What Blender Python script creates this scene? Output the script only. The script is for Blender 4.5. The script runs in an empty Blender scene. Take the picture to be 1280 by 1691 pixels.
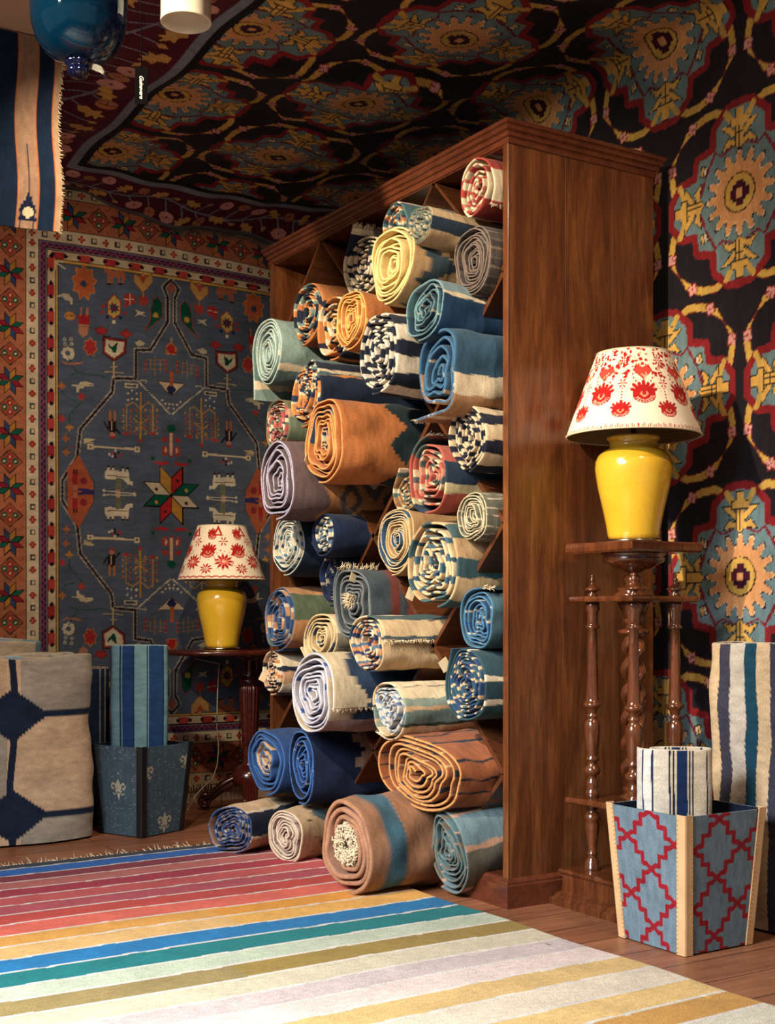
import bpy, bmesh, math, random
import numpy as np
from mathutils import Vector, Matrix, Euler

PI = math.pi
S = bpy.context.scene
COL = S.collection

# ------------------------------------------------------------------ camera
FPX, HOR, EYE, YAW = 2118.0, 1015.0, 0.9, math.radians(31.9)
cam_d = bpy.data.cameras.new('camera')
cam = bpy.data.objects.new('camera', cam_d)
COL.objects.link(cam)
cam_d.sensor_fit = 'HORIZONTAL'
cam_d.sensor_width = 36.0
cam_d.lens = FPX / 1280.0 * 36.0
cam_d.shift_y = (HOR - 845.5) / 1280.0
cam_d.clip_start = 0.05
cam.location = (0, 0, EYE)
cam.rotation_euler = (PI / 2, 0, -YAW)
S.camera = cam
S.view_settings.view_transform = 'Standard'
S.view_settings.look = 'None'
S.view_settings.gamma = 1.0
S.view_settings.use_curve_mapping = False
S.view_settings.exposure = 0.0

# ------------------------------------------------------------------ world and lights
wd = bpy.data.worlds.new('world')
S.world = wd
wd.use_nodes = True
bg = wd.node_tree.nodes['Background']
bg.inputs[0].default_value = (0.92, 0.93, 1.0, 1)
bg.inputs[1].default_value = 0.27


def spot(name, loc, target, power, angle, blend, radius, color):
    d = bpy.data.lights.new(name, 'SPOT')
    d.energy = power
    d.spot_size = math.radians(angle)
    d.spot_blend = blend
    d.shadow_soft_size = radius
    d.color = color
    o = bpy.data.objects.new(name, d)
    COL.objects.link(o)
    o.location = loc
    o.rotation_euler = (Vector(target) - Vector(loc)).to_track_quat('-Z', 'Y').to_euler()
    return o


def area(name, loc, target, power, sx, sy, color):
    d = bpy.data.lights.new(name, 'AREA')
    d.shape = 'RECTANGLE'
    d.size = sx
    d.size_y = sy
    d.energy = power
    d.color = color
    o = bpy.data.objects.new(name, d)
    COL.objects.link(o)
    o.location = loc
    o.rotation_euler = (Vector(target) - Vector(loc)).to_track_quat('-Z', 'Y').to_euler()
    return o


WARM = (1.0, 0.80, 0.58)
spot('key_spotlight', (-0.45, 2.55, 2.78), (2.3, 3.75, 1.50), 930, 50, 0.8, 0.05, (1.0, 0.83, 0.60))
spot('back_wall_spotlight', (1.45, 3.55, 2.8), (1.9, 5.6, 1.0), 92, 86, 0.8, 0.03, WARM)
spot('lamp_spotlight', (2.15, 1.1, 2.8), (2.95, 3.0, 1.5), 82, 84, 0.8, 0.03, WARM)
wl = area('window_daylight', (-1.5, 1.9, 2.3), (0.75, 2.35, 0.0), 100, 1.5, 1.2, (0.90, 0.94, 1.0))
wl.data.spread = math.radians(78)


# ------------------------------------------------------------------ colour helpers
def lin(c):
    c = np.asarray(c, dtype=float) / 255.0
    return np.where(c <= 0.04045, c / 12.92, ((c + 0.055) / 1.055) ** 2.4)


def nm(name):
    m = bpy.data.materials.new(name)
    m.use_nodes = True
    nt = m.node_tree
    return m, nt, nt.nodes, nt.links, nt.nodes['Principled BSDF']


def noise_node(nt, vec, scale, detail=3, rough=0.5):
    n = nt.nodes.new('ShaderNodeTexNoise')
    n.inputs['Scale'].default_value = scale
    n.inputs['Detail'].default_value = detail
    n.inputs['Roughness'].default_value = rough
    if vec is not None:
        nt.links.new(vec, n.inputs['Vector'])
    return n


def mapping(nt, vec, scale):
    n = nt.nodes.new('ShaderNodeMapping')
    n.inputs['Scale'].default_value = scale
    nt.links.new(vec, n.inputs['Vector'])
    return n.outputs[0]


def ramp(nt, fac, stops):
    n = nt.nodes.new('ShaderNodeValToRGB')
    e = n.color_ramp.elements
    while len(e) < len(stops):
        e.new(0.5)
    for el, (p, c) in zip(e, stops):
        el.position = p
        el.color = (*c, 1)
    nt.links.new(fac, n.inputs[0])
    return n


def mixc(nt, mode, fac, a, b):
    n = nt.nodes.new('ShaderNodeMix')
    n.data_type = 'RGBA'
    n.blend_type = mode
    if isinstance(fac, (int, float)):
        n.inputs[0].default_value = fac
    else:
        nt.links.new(fac, n.inputs[0])
    for sock, v in ((n.inputs[6], a), (n.inputs[7], b)):
        if isinstance(v, tuple):
            sock.default_value = (*v, 1)
        else:
            nt.links.new(v, sock)
    return n.outputs[2]


def mat_textile(name, fine=900, along=(1, 1, 1), bump=0.35, amp=0.30, big=0.18, coarse=60):
    """woven textile reading its dyed pattern from the 'Col' attribute, weave from UV in metres"""
    m, nt, N, L, B = nm(name)
    at = N.new('ShaderNodeAttribute')
    at.attribute_name = 'Col'
    uv = N.new('ShaderNodeUVMap')
    v = mapping(nt, uv.outputs[0], along)
    n1 = noise_node(nt, v, fine, 2, 0.6)
    n2 = noise_node(nt, v, coarse, 3, 0.6)
    n3 = noise_node(nt, uv.outputs[0], 9, 3, 0.5)
    r1 = ramp(nt, n1.outputs[0], [(0.25, (1 - amp,) * 3), (0.75, (1 + amp * 0.5,) * 3)])
    r2 = ramp(nt, n2.outputs[0], [(0.3, (1 - amp * 0.7,) * 3), (0.7, (1 + amp * 0.3,) * 3)])
    r3 = ramp(nt, n3.outputs[0], [(0.3, (1 - big,) * 3), (0.7, (1.05,) * 3)])
    c = mixc(nt, 'MULTIPLY', 1.0, at.outputs[0], r1.outputs[0])
    c = mixc(nt, 'MULTIPLY', 1.0, c, r2.outputs[0])
    c = mixc(nt, 'MULTIPLY', 1.0, c, r3.outputs[0])
    L.new(c, B.inputs['Base Color'])
    B.inputs['Roughness'].default_value = 0.95
    B.inputs['Specular IOR Level'].default_value = 0.08
    B.inputs['Sheen Weight'].default_value = 0.05
    ad = N.new('ShaderNodeMath')
    ad.operation = 'ADD'
    L.new(n1.outputs[0], ad.inputs[0])
    L.new(n2.outputs[0], ad.inputs[1])
    bp = N.new('ShaderNodeBump')
    bp.inputs['Strength'].default_value = bump
    bp.inputs['Distance'].default_value = 0.003
    L.new(ad.outputs[0], bp.inputs['Height'])
    L.new(bp.outputs[0], B.inputs['Normal'])
    return m


def mat_wood(name, c1, c2, c3, rough=0.35, scale=(14, 14, 1.3), coat=0.3, spec=0.5, dist=1.5):
    m, nt, N, L, B = nm(name)
    tc = N.new('ShaderNodeTexCoord')
    v = mapping(nt, tc.outputs['Object'], scale)
    n1 = noise_node(nt, v, 1.6, 5, 0.6)
    n1.inputs['Distortion'].default_value = dist
    v2 = mapping(nt, tc.outputs['Object'], tuple(s * 9 for s in scale))
    n2 = noise_node(nt, v2, 2.2, 4, 0.7)
    r = ramp(nt, n1.outputs[0], [(0.25, c1), (0.5, c2), (0.75, c3)])
    r2 = ramp(nt, n2.outputs[0], [(0.3, (0.55,) * 3), (0.6, (1.05,) * 3)])
    c = mixc(nt, 'MULTIPLY', 0.9, r.outputs[0], r2.outputs[0])
    L.new(c, B.inputs['Base Color'])
    B.inputs['Roughness'].default_value = rough
    B.inputs['Specular IOR Level'].default_value = spec
    B.inputs['Coat Weight'].default_value = coat
    B.inputs['Coat Roughness'].default_value = 0.15
    bp = N.new('ShaderNodeBump')
    bp.inputs['Strength'].default_value = 0.12
    bp.inputs['Distance'].default_value = 0.002
    L.new(n2.outputs[0], bp.inputs['Height'])
    L.new(bp.outputs[0], B.inputs['Normal'])
    return m


def mat_plain(name, rgb, rough=0.6, metal=0.0, spec=0.5, coat=0.0, noise=0.0, nscale=40, bump=0.0):
    m, nt, N, L, B = nm(name)
    col = tuple(float(x) for x in lin(rgb))
    B.inputs['Roughness'].default_value = rough
    B.inputs['Metallic'].default_value = metal
    B.inputs['Specular IOR Level'].default_value = spec
    B.inputs['Coat Weight'].default_value = coat
    B.inputs['Coat Roughness'].default_value = 0.05
    tc = N.new('ShaderNodeTexCoord')
    n = noise_node(nt, tc.outputs['Object'], nscale, 4, 0.6)
    r = ramp(nt, n.outputs[0], [(0.3, tuple(x * (1 - noise) for x in col)), (0.7, tuple(min(1, x * (1 + noise * 0.5)) for x in col))])
    L.new(r.outputs[0], B.inputs['Base Color'])
    if bump:
        bp = N.new('ShaderNodeBump')
        bp.inputs['Strength'].default_value = bump
        bp.inputs['Distance'].default_value = 0.002
        L.new(n.outputs[0], bp.inputs['Height'])
        L.new(bp.outputs[0], B.inputs['Normal'])
    return m


M = {}
M['kilim'] = mat_textile('kilim_weave', 520, (1, 0.35, 1), 0.5, 0.34, 0.16, 55)
M['wallrug'] = mat_textile('flat_woven_wall_rug', 420, (0.25, 1, 1), 0.3, 0.30, 0.22, 45)
M['pile'] = mat_textile('soft_wool_pile', 330, (0.5, 1, 1), 0.9, 0.26, 0.14, 70)
M['print'] = mat_textile('block_printed_cloth', 900, (1, 1, 1), 0.1, 0.08, 0.05, 80)
M['mahogany'] = mat_wood('mahogany', (0.050, 0.014, 0.005), (0.125, 0.037, 0.011), (0.235, 0.085, 0.025), 0.34, (5, 5, 0.55), 0.15, dist=2.0)
M['mahogany_x'] = mat_wood('mahogany_crosswise', (0.090, 0.023, 0.011), (0.115, 0.030, 0.013), (0.14, 0.040, 0.016), 0.26, (2.0, 0.6, 2.0), 0.45)
M['plank'] = mat_wood('mahogany_divider', (0.05, 0.014, 0.005), (0.09, 0.027, 0.009), (0.13, 0.042, 0.014), 0.4, (1.2, 9, 9), 0.15)
M['walnut'] = mat_wood('polished_walnut', (0.045, 0.012, 0.004), (0.10, 0.028, 0.009), (0.17, 0.050, 0.015), 0.16, (10, 10, 1.5), 0.7)
M['redwood'] = mat_wood('red_lacquered_wood', (0.03, 0.005, 0.004), (0.055, 0.008, 0.006), (0.085, 0.013, 0.008), 0.22, (8, 2, 8), 0.4)
M['plaster'] = mat_plain('beige_plaster', (178, 150, 128), 0.9, noise=0.05, nscale=6)
M['fringe'] = mat_plain('cream_wool_fringe', (214, 196, 164), 0.95, spec=0.1, noise=0.2, nscale=300)
M['greyfringe'] = mat_plain('grey_wool_fringe', (120, 112, 100), 0.95, spec=0.1, noise=0.2, nscale=300)
M['card'] = mat_plain('cream_card', (222, 200, 162), 0.8, noise=0.03)
M['vellum'] = mat_plain('tan_leather', (208, 168, 120), 0.5, noise=0.14, nscale=14, bump=0.1)
M['blackleather'] = mat_plain('black_leather', (24, 24, 28), 0.45, noise=0.2, nscale=60, bump=0.15)
M['brass'] = mat_plain('brass_studs', (190, 150, 80), 0.3, metal=1.0)
M['blackstud'] = mat_plain('dark_metal_studs', (70, 70, 76), 0.3, metal=0.8)
M['silver'] = mat_plain('silver_metal', (205, 195, 170), 0.18, metal=1.0)
M['darkmetal'] = mat_plain('dark_bronze', (60, 46, 34), 0.35, metal=0.9)
M['shadeinside'] = mat_plain('dull_gold_lining', (118, 92, 58), 0.5, spec=0.3, noise=0.08)
M['whiteenamel'] = mat_plain('cream_enamel', (226, 214, 190), 0.25, coat=0.5)
M['blacktag'] = mat_plain('black_card', (7, 6, 6), 0.9, spec=0.02, noise=0.1)
M['tagtext'] = mat_plain('white_print', (235, 228, 215), 0.6)
M['cord'] = mat_plain('pale_cord', (190, 178, 160), 0.6)
M['bluelining'] = mat_plain('navy_lining', (20, 28, 46), 0.8)
M['candle'] = mat_plain('green_wax', (40, 92, 70), 0.5)

m, nt, N, L, B = nm('yellow_crackle_glaze')
tc = N.new('ShaderNodeTexCoord')
vo = N.new('ShaderNodeTexVoronoi')
vo.feature = 'DISTANCE_TO_EDGE'
vo.inputs['Scale'].default_value = 95
L.new(tc.outputs['Object'], vo.inputs['Vector'])
n1 = noise_node(nt, tc.outputs['Object'], 160, 3, 0.7)
n0 = noise_node(nt, tc.outputs['Object'], 5, 3, 0.6)
r = ramp(nt, vo.outputs['Distance'], [(0.0, (0.72, 0.70, 0.60)), (0.05, (1, 1, 1))])
r1 = ramp(nt, n1.outputs[0], [(0.28, (0.55, 0.45, 0.3)), (0.38, (1, 1, 1))])
r0 = ramp(nt, n0.outputs[0], [(0.3, (0.64, 0.36, 0.020)), (0.7, (0.74, 0.47, 0.035))])
c = mixc(nt, 'MULTIPLY', 0.35, r0.outputs[0], r.outputs[0])
c = mixc(nt, 'MULTIPLY', 0.7, c, r1.outputs[0])
L.new(c, B.inputs['Base Color'])
B.inputs['Roughness'].default_value = 0.22
B.inputs['Coat Weight'].default_value = 0.8
B.inputs['Coat Roughness'].default_value = 0.05
M['yellow'] = m

m, nt, N, L, B = nm('deep_blue_glass')
B.inputs['Base Color'].default_value = (0.003, 0.22, 0.50, 1)
B.inputs['Transmission Weight'].default_value = 0.97
B.inputs['Roughness'].default_value = 0.03
B.inputs['IOR'].default_value = 1.45
M['blueglass'] = m
m, nt, N, L, B = nm('dark_blue_glass')
B.inputs['Base Color'].default_value = (0.002, 0.003, 0.018, 1)
B.inputs['Transmission Weight'].default_value = 0.25
B.inputs['Roughness'].default_value = 0.06
M['darkglass'] = m
m, nt, N, L, B = nm('clear_glass')
B.inputs['Base Color'].default_value = (0.95, 0.93, 0.85, 1)
B.inputs['Transmission Weight'].default_value = 0.9
B.inputs['Roughness'].default_value = 0.05
M['clearglass'] = m

# floorboards
m, nt, N, L, B = nm('worn_floorboards')
tc = N.new('ShaderNodeTexCoord')
br = N.new('ShaderNodeTexBrick')
br.offset = 0.37
br.inputs['Scale'].default_value = 1.0
br.inputs['Brick Width'].default_value = 1.7
br.inputs['Row Height'].default_value = 0.15
br.inputs['Mortar Size'].default_value = 0.0022
br.inputs['Mortar Smooth'].default_value = 0.3
br.inputs['Color1'].default_value = (0.27, 0.105, 0.050, 1)
br.inputs['Color2'].default_value = (0.37, 0.155, 0.075, 1)
br.inputs['Mortar'].default_value = (0.02, 0.009, 0.005, 1)
L.new(tc.outputs['Object'], br.inputs['Vector'])
vv = mapping(nt, tc.outputs['Object'], (2.2, 26, 1))
n1 = noise_node(nt, vv, 1.8, 5, 0.65)
n1.inputs['Distortion'].default_value = 0.8
r = ramp(nt, n1.outputs[0], [(0.25, (0.55, 0.5, 0.46)), (0.7, (1.12, 1.1, 1.08))])
n2 = noise_node(nt, tc.outputs['Object'], 4, 4, 0.6)
r2 = ramp(nt, n2.outputs[0], [(0.3, (0.75, 0.72, 0.7)), (0.7, (1.1, 1.1, 1.1))])
c = mixc(nt, 'MULTIPLY', 1.0, br.outputs['Color'], r.outputs[0])
c = mixc(nt, 'MULTIPLY', 1.0, c, r2.outputs[0])
L.new(c, B.inputs['Base Color'])
B.inputs['Roughness'].default_value = 0.42
B.inputs['Specular IOR Level'].default_value = 0.4
bp = N.new('ShaderNodeBump')
bp.inputs['Strength'].default_value = 0.2
bp.inputs['Distance'].default_value = 0.002
L.new(n1.outputs[0], bp.inputs['Height'])
L.new(bp.outputs[0], B.inputs['Normal'])
M['floor'] = m


# ------------------------------------------------------------------ object helpers
def tag(o, label=None, cat=None, group=None, kind=None):
    if label:
        o['label'] = label
    if cat:
        o['category'] = cat
    if group:
        o['group'] = group
    if kind:
        o['kind'] = kind
    return o


def empty(name, loc, label, cat, group=None, rz=0.0):
    o = bpy.data.objects.new(name, None)
    COL.objects.link(o)
    o.empty_display_size = 0.05
    o.location = loc
    o.rotation_euler = (0, 0, rz)
    return tag(o, label, cat, group)


def link(name, bm, mat, parent=None, smooth=False, loc=None, bevel=0.0):
    me = bpy.data.meshes.new(name)
    bmesh.ops.recalc_face_normals(bm, faces=bm.faces)
    bm.to_mesh(me)
    bm.free()
    me.materials.append(M[mat] if isinstance(mat, str) else mat)
    if smooth:
        me.shade_smooth()
    o = bpy.data.objects.new(name, me)
    COL.objects.link(o)
    if parent:
        o.parent = parent
    if loc is not None:
        o.location = loc
    if bevel:
        b = o.modifiers.new('bevel', 'BEVEL')
        b.width = bevel
        b.segments = 2
        b.limit_method = 'ANGLE'
    return o


def box(bm, x0, x1, y0, y1, z0, z1):
    vs = [bm.verts.new(p) for p in ((x0, y0, z0), (x1, y0, z0), (x1, y1, z0), (x0, y1, z0), (x0, y0, z1), (x1, y0, z1), (x1, y1, z1), (x0, y1, z1))]
    for f in ((0, 3, 2, 1), (4, 5, 6, 7), (0, 1, 5, 4), (1, 2, 6, 5), (2, 3, 7, 6), (3, 0, 4, 7)):
        bm.faces.new([vs[i] for i in f])
    return vs


def lathe(bm, prof, n=40, cx=0, cy=0, cz=0, flute=0, fa=0.0, cap=True):
    rings = []
    for r, z in prof:
        ring = []
        for i in range(n):
            a = 2 * PI * i / n
            rr = r * (1 + fa * math.cos(flute * a)) if flute else r
            ring.append(bm.verts.new((cx + rr * math.cos(a), cy + rr * math.sin(a), cz + z)))
        rings.append(ring)
    for a, b in zip(rings, rings[1:]):
        for i in range(n):
            bm.faces.new((a[i], a[(i + 1) % n], b[(i + 1) % n], b[i]))
    if cap:
        bm.faces.new(rings[0][::-1])
        bm.faces.new(rings[-1])


def tube(bm, pts, r, n=8, cap=True):
    pts = [Vector(p) for p in pts]
    rings = []
    up = None
    for i, p in enumerate(pts):
        d = (pts[min(i + 1, len(pts) - 1)] - pts[max(i - 1, 0)]).normalized()
        if up is None:
            up = Vector((0, 0, 1)) if abs(d.z) < 0.9 else Vector((1, 0, 0))
        a = d.cross(up).normalized()
        up = a.cross(d).normalized()
        rr = r[i] if isinstance(r, (list, tuple)) else r
        rings.append([bm.verts.new(p + a * rr * math.cos(2 * PI * k / n) + up * rr * math.sin(2 * PI * k / n)) for k in range(n)])
    for a, b in zip(rings, rings[1:]):
        for i in range(n):
            bm.faces.new((a[i], a[(i + 1) % n], b[(i + 1) % n], b[i]))
    if cap:
        bm.faces.new(rings[0][::-1])
        bm.faces.new(rings[-1])


def grid_mesh(name, P, C, UV, mat, parent=None, extra=None, flip=False, closed_u=False):
    """P (m,n,3) vertex grid, C (m,n,3) linear colours, UV (m,n,2); extra = list of further (P,C,UV) grids in the same mesh"""
    grids = [(P, C, UV)] + (extra or [])
    V, CC, UU, F = [], [], [], []
    off = 0
    for P_, C_, U_ in grids:
        m_, n_ = P_.shape[:2]
        V.append(P_.reshape(-1, 3))
        CC.append(C_.reshape(-1, 3))
        UU.append(U_.reshape(-1, 2))
        idx = np.arange(m_ * n_).reshape(m_, n_) + off
        a, b, c, d = idx[:-1, :-1], idx[1:, :-1], idx[1:, 1:], idx[:-1, 1:]
        q = np.stack([a, b, c, d] if not flip else [a, d, c, b], -1).reshape(-1, 4)
        F.append(q)
        off += m_ * n_
    V = np.concatenate(V)
    CC = np.concatenate(CC)
    UU = np.concatenate(UU)
    F = np.concatenate(F)
    me = bpy.data.meshes.new(name)
    me.vertices.add(len(V))
    me.vertices.foreach_set('co', V.astype(np.float32).ravel())
    me.loops.add(F.size)
    me.loops.foreach_set('vertex_index', F.astype(np.int32).ravel())
    me.polygons.add(len(F))
    me.polygons.foreach_set('loop_start', (np.arange(len(F)) * 4).astype(np.int32))
    me.update(calc_edges=True)
    ca = me.color_attributes.new('Col', 'FLOAT_COLOR', 'POINT')
    ca.data.foreach_set('color', np.concatenate([CC, np.ones((len(CC), 1))], 1).astype(np.float32).ravel())
    uv = me.uv_layers.new(name='UVMap')
    uv.data.foreach_set('uv', UU[F.ravel()].astype(np.float32).ravel())
    me.polygons.foreach_set('use_smooth', np.ones(len(F), dtype=bool))
    me.materials.append(M[mat])
    me.validate()
    o = bpy.data.objects.new(name, me)
    COL.objects.link(o)
    if parent:
        o.parent = parent
    return o


class Canvas:
    """paints dyed pattern shapes on a regular grid in metres"""

    def __init__(s, u0, u1, v0, v1, res, bgc):
        s.U = np.linspace(u0, u1, int(round((u1 - u0) / res)) + 1)
        s.V = np.linspace(v0, v1, int(round((v1 - v0) / res)) + 1)
        s.c = np.empty((len(s.U), len(s.V), 3))
        s.c[:] = lin(bgc)
        s.tf = [lambda p: p]

    def _box(s, pts, pad=0):
        p = np.asarray(pts)
        i0, i1 = np.searchsorted(s.U, [p[:, 0].min() - pad, p[:, 0].max() + pad])
        j0, j1 = np.searchsorted(s.V, [p[:, 1].min() - pad, p[:, 1].max() + pad])
        return i0, i1, j0, j1

    def poly(s, pts, col, ow=0.0, oc=(25, 20, 22)):
        for t in s.tf:
            q = np.array([t(p) for p in pts], dtype=float)
            i0, i1, j0, j1 = s._box(q)
            if i1 <= i0 or j1 <= j0:
                continue
            X, Y = np.meshgrid(s.U[i0:i1], s.V[j0:j1], indexing='ij')
            ins = np.zeros(X.shape, bool)
            n = len(q)
            for k in range(n):
                x1, y1 = q[k]
                x2, y2 = q[(k + 1) % n]
                if y1 == y2:
                    continue
                cnd = (y1 > Y) != (y2 > Y)
                ins ^= cnd & (X < (x2 - x1) * (Y - y1) / (y2 - y1) + x1)
            s.c[i0:i1, j0:j1][ins] = lin(col)
        if ow:
            s.line(list(pts) + [pts[0]], ow, oc)

    def line(s, pts, w, col, w2=None):
        for t in s.tf:
            q = np.array([t(p) for p in pts], dtype=float)
            for k in range(len(q) - 1):
                a, b = q[k], q[k + 1]
                i0, i1, j0, j1 = s._box([a, b], w)
                if i1 <= i0 or j1 <= j0:
                    continue
                X, Y = np.meshgrid(s.U[i0:i1], s.V[j0:j1], indexing='ij')
                d = b - a
                L2 = max(1e-12, float(d @ d))
                tt = np.clip(((X - a[0]) * d[0] + (Y - a[1]) * d[1]) / L2, 0, 1)
                D = np.hypot(X - a[0] - tt * d[0], Y - a[1] - tt * d[1])
                s.c[i0:i1, j0:j1][D < w / 2] = lin(col)

    def ell(s, c, rx, ry, col, ow=0.0, oc=(25, 20, 22), n=20):
        s.poly([(c[0] + rx * math.cos(2 * PI * k / n), c[1] + ry * math.sin(2 * PI * k / n)) for k in range(n)], col, ow, oc)

    def rect(s, x0, x1, y0, y1, col):
        s.poly([(x0, y0), (x1, y0), (x1, y1), (x0, y1)], col)

    def star8(s, c, r, cols, ow=0.0, rot=0.0, sx=1.0):
        for k in range(8):
            a = rot + k * PI / 4 + PI / 8
            p = [(0, 0), (0.54 * r * math.cos(a - PI / 8), 0.54 * r * math.sin(a - PI / 8)), (r * math.cos(a), r * math.sin(a)), (0.54 * r * math.cos(a + PI / 8), 0.54 * r * math.sin(a + PI / 8))]
            s.poly([(c[0] + x * sx, c[1] + y) for x, y in p], cols[k % len(cols)], ow)

    def uv(s):
        return np.stack(np.meshgrid(s.U, s.V, indexing='ij'), -1)


def ray(px):
    l = (px - 640) / FPX
    c_, s_ = math.cos(YAW), math.sin(YAW)
    return s_ + l * c_, c_ - l * s_


def rim(P, C, UV, off):
    """a thin edge round a grid: strips from the border to an offset border"""
    off = np.asarray(off, dtype=float)
    out = []
    for sl in ((slice(0, 1), slice(None)), (slice(-1, None), slice(None)), (slice(None), slice(0, 1)), (slice(None), slice(-1, None))):
        p, c_, u = P[sl].reshape(-1, 3), C[sl].reshape(-1, 3), UV[sl].reshape(-1, 2)
        out.append((np.stack([p, p + off], 1), np.stack([c_, c_], 1), np.stack([u, u], 1)))
    return out


def fringe_mesh(name, pts, dirs, length, mat, parent=None, per=3, r=0.0016, seed=1, wob=0.35, label=None):
    rnd = random.Random(seed)
    bm = bmesh.new()
    for p, d in zip(pts, dirs):
        for _ in range(per):
            d2 = (Vector(d) + Vector((rnd.uniform(-wob, wob), rnd.uniform(-wob, wob), rnd.uniform(-wob, wob)))).normalized()
            L_ = length * rnd.uniform(0.6, 1.2)
            p0 = Vector(p) + Vector((rnd.uniform(-1, 1), rnd.uniform(-1, 1), rnd.uniform(-1, 1))) * 0.002
            mid = p0 + d2 * L_ * 0.5 + Vector((rnd.uniform(-1, 1), rnd.uniform(-1, 1), rnd.uniform(-1, 1))) * L_ * 0.15
            tube(bm, [p0, mid, p0 + d2 * L_ + Vector((0, 0, rnd.uniform(-0.1, 0.1) * L_))], [r, r * 0.9, r * 0.5], 5)
    return link(name, bm, mat, parent, smooth=True)


# ------------------------------------------------------------------ the room
XW, YW, ZC = 3.10, 5.70, 2.875
bm = bmesh.new(); box(bm, -3.2, XW + 0.12, -1.2, YW + 0.12, -0.12, 0.0)
tag(link('floor', bm, 'floor'), kind='structure')
bm = bmesh.new(); box(bm, -3.2, XW + 0.12, -1.2, YW + 0.12, ZC, ZC + 0.12)
tag(link('ceiling', bm, 'plaster'), kind='structure')
bm = bmesh.new(); box(bm, XW, XW + 0.12, -1.2, YW + 0.12, 0.0, ZC)
tag(link('wall_right', bm, 'plaster'), kind='structure')
bm = bmesh.new(); box(bm, -3.2, XW, YW, YW + 0.12, 0.0, ZC)
tag(link('wall_back', bm, 'plaster'), kind='structure')

# ------------------------------------------------------------------ pictorial rug on the back wall
def on_back(px, py):
    dx, dy = ray(px)
    t = 5.67 / dy
    return dx * t, EYE + (HOR - py) / FPX * t


def q3(pts):
    return [on_back(X * 0.35938, 350 + Y * 0.35938) for X, Y in pts]


def q4(pts):
    return [on_back(X * 0.375, 740 + Y * 0.375) for X, Y in pts]


CX, CZ = 2.329, 1.457
BX0, BX1, BZ0, BZ1 = 1.445, 3.075, 0.09, 2.815
RED, CRM, YEL, ORG, NVY, GRN, BLK, PNK = (168, 52, 52), (224, 204, 170), (206, 160, 80), (172, 92, 58), (38, 42, 84), (18, 84, 64), (26, 20, 24), (204, 130, 110)
FLD = (84, 94, 112)
cv = Canvas(BX0, BX1, BZ0, BZ1, 0.0038, (196, 170, 132))
FX, FZ = 0.539, 1.023


def frame(e, col):
    cv.rect(CX - FX - e, CX + FX + e, CZ - FZ - e, CZ + FZ + e, col)


frame(0.290, (70, 60, 60)); frame(0.286, (184, 112, 80)); frame(0.150, (70, 62, 66)); frame(0.146, CRM)
frame(0.092, (52, 46, 60)); frame(0.088, (120, 100, 120)); frame(0.082, (52, 46, 82)); frame(0.060, (150, 130, 120)); frame(0.056, (40, 34, 44))
frame(0.051, (208, 186, 150)); frame(0.016, (40, 34, 44)); frame(0.013, YEL); frame(0.004, (50, 50, 60)); frame(0.0, FLD)
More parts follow.
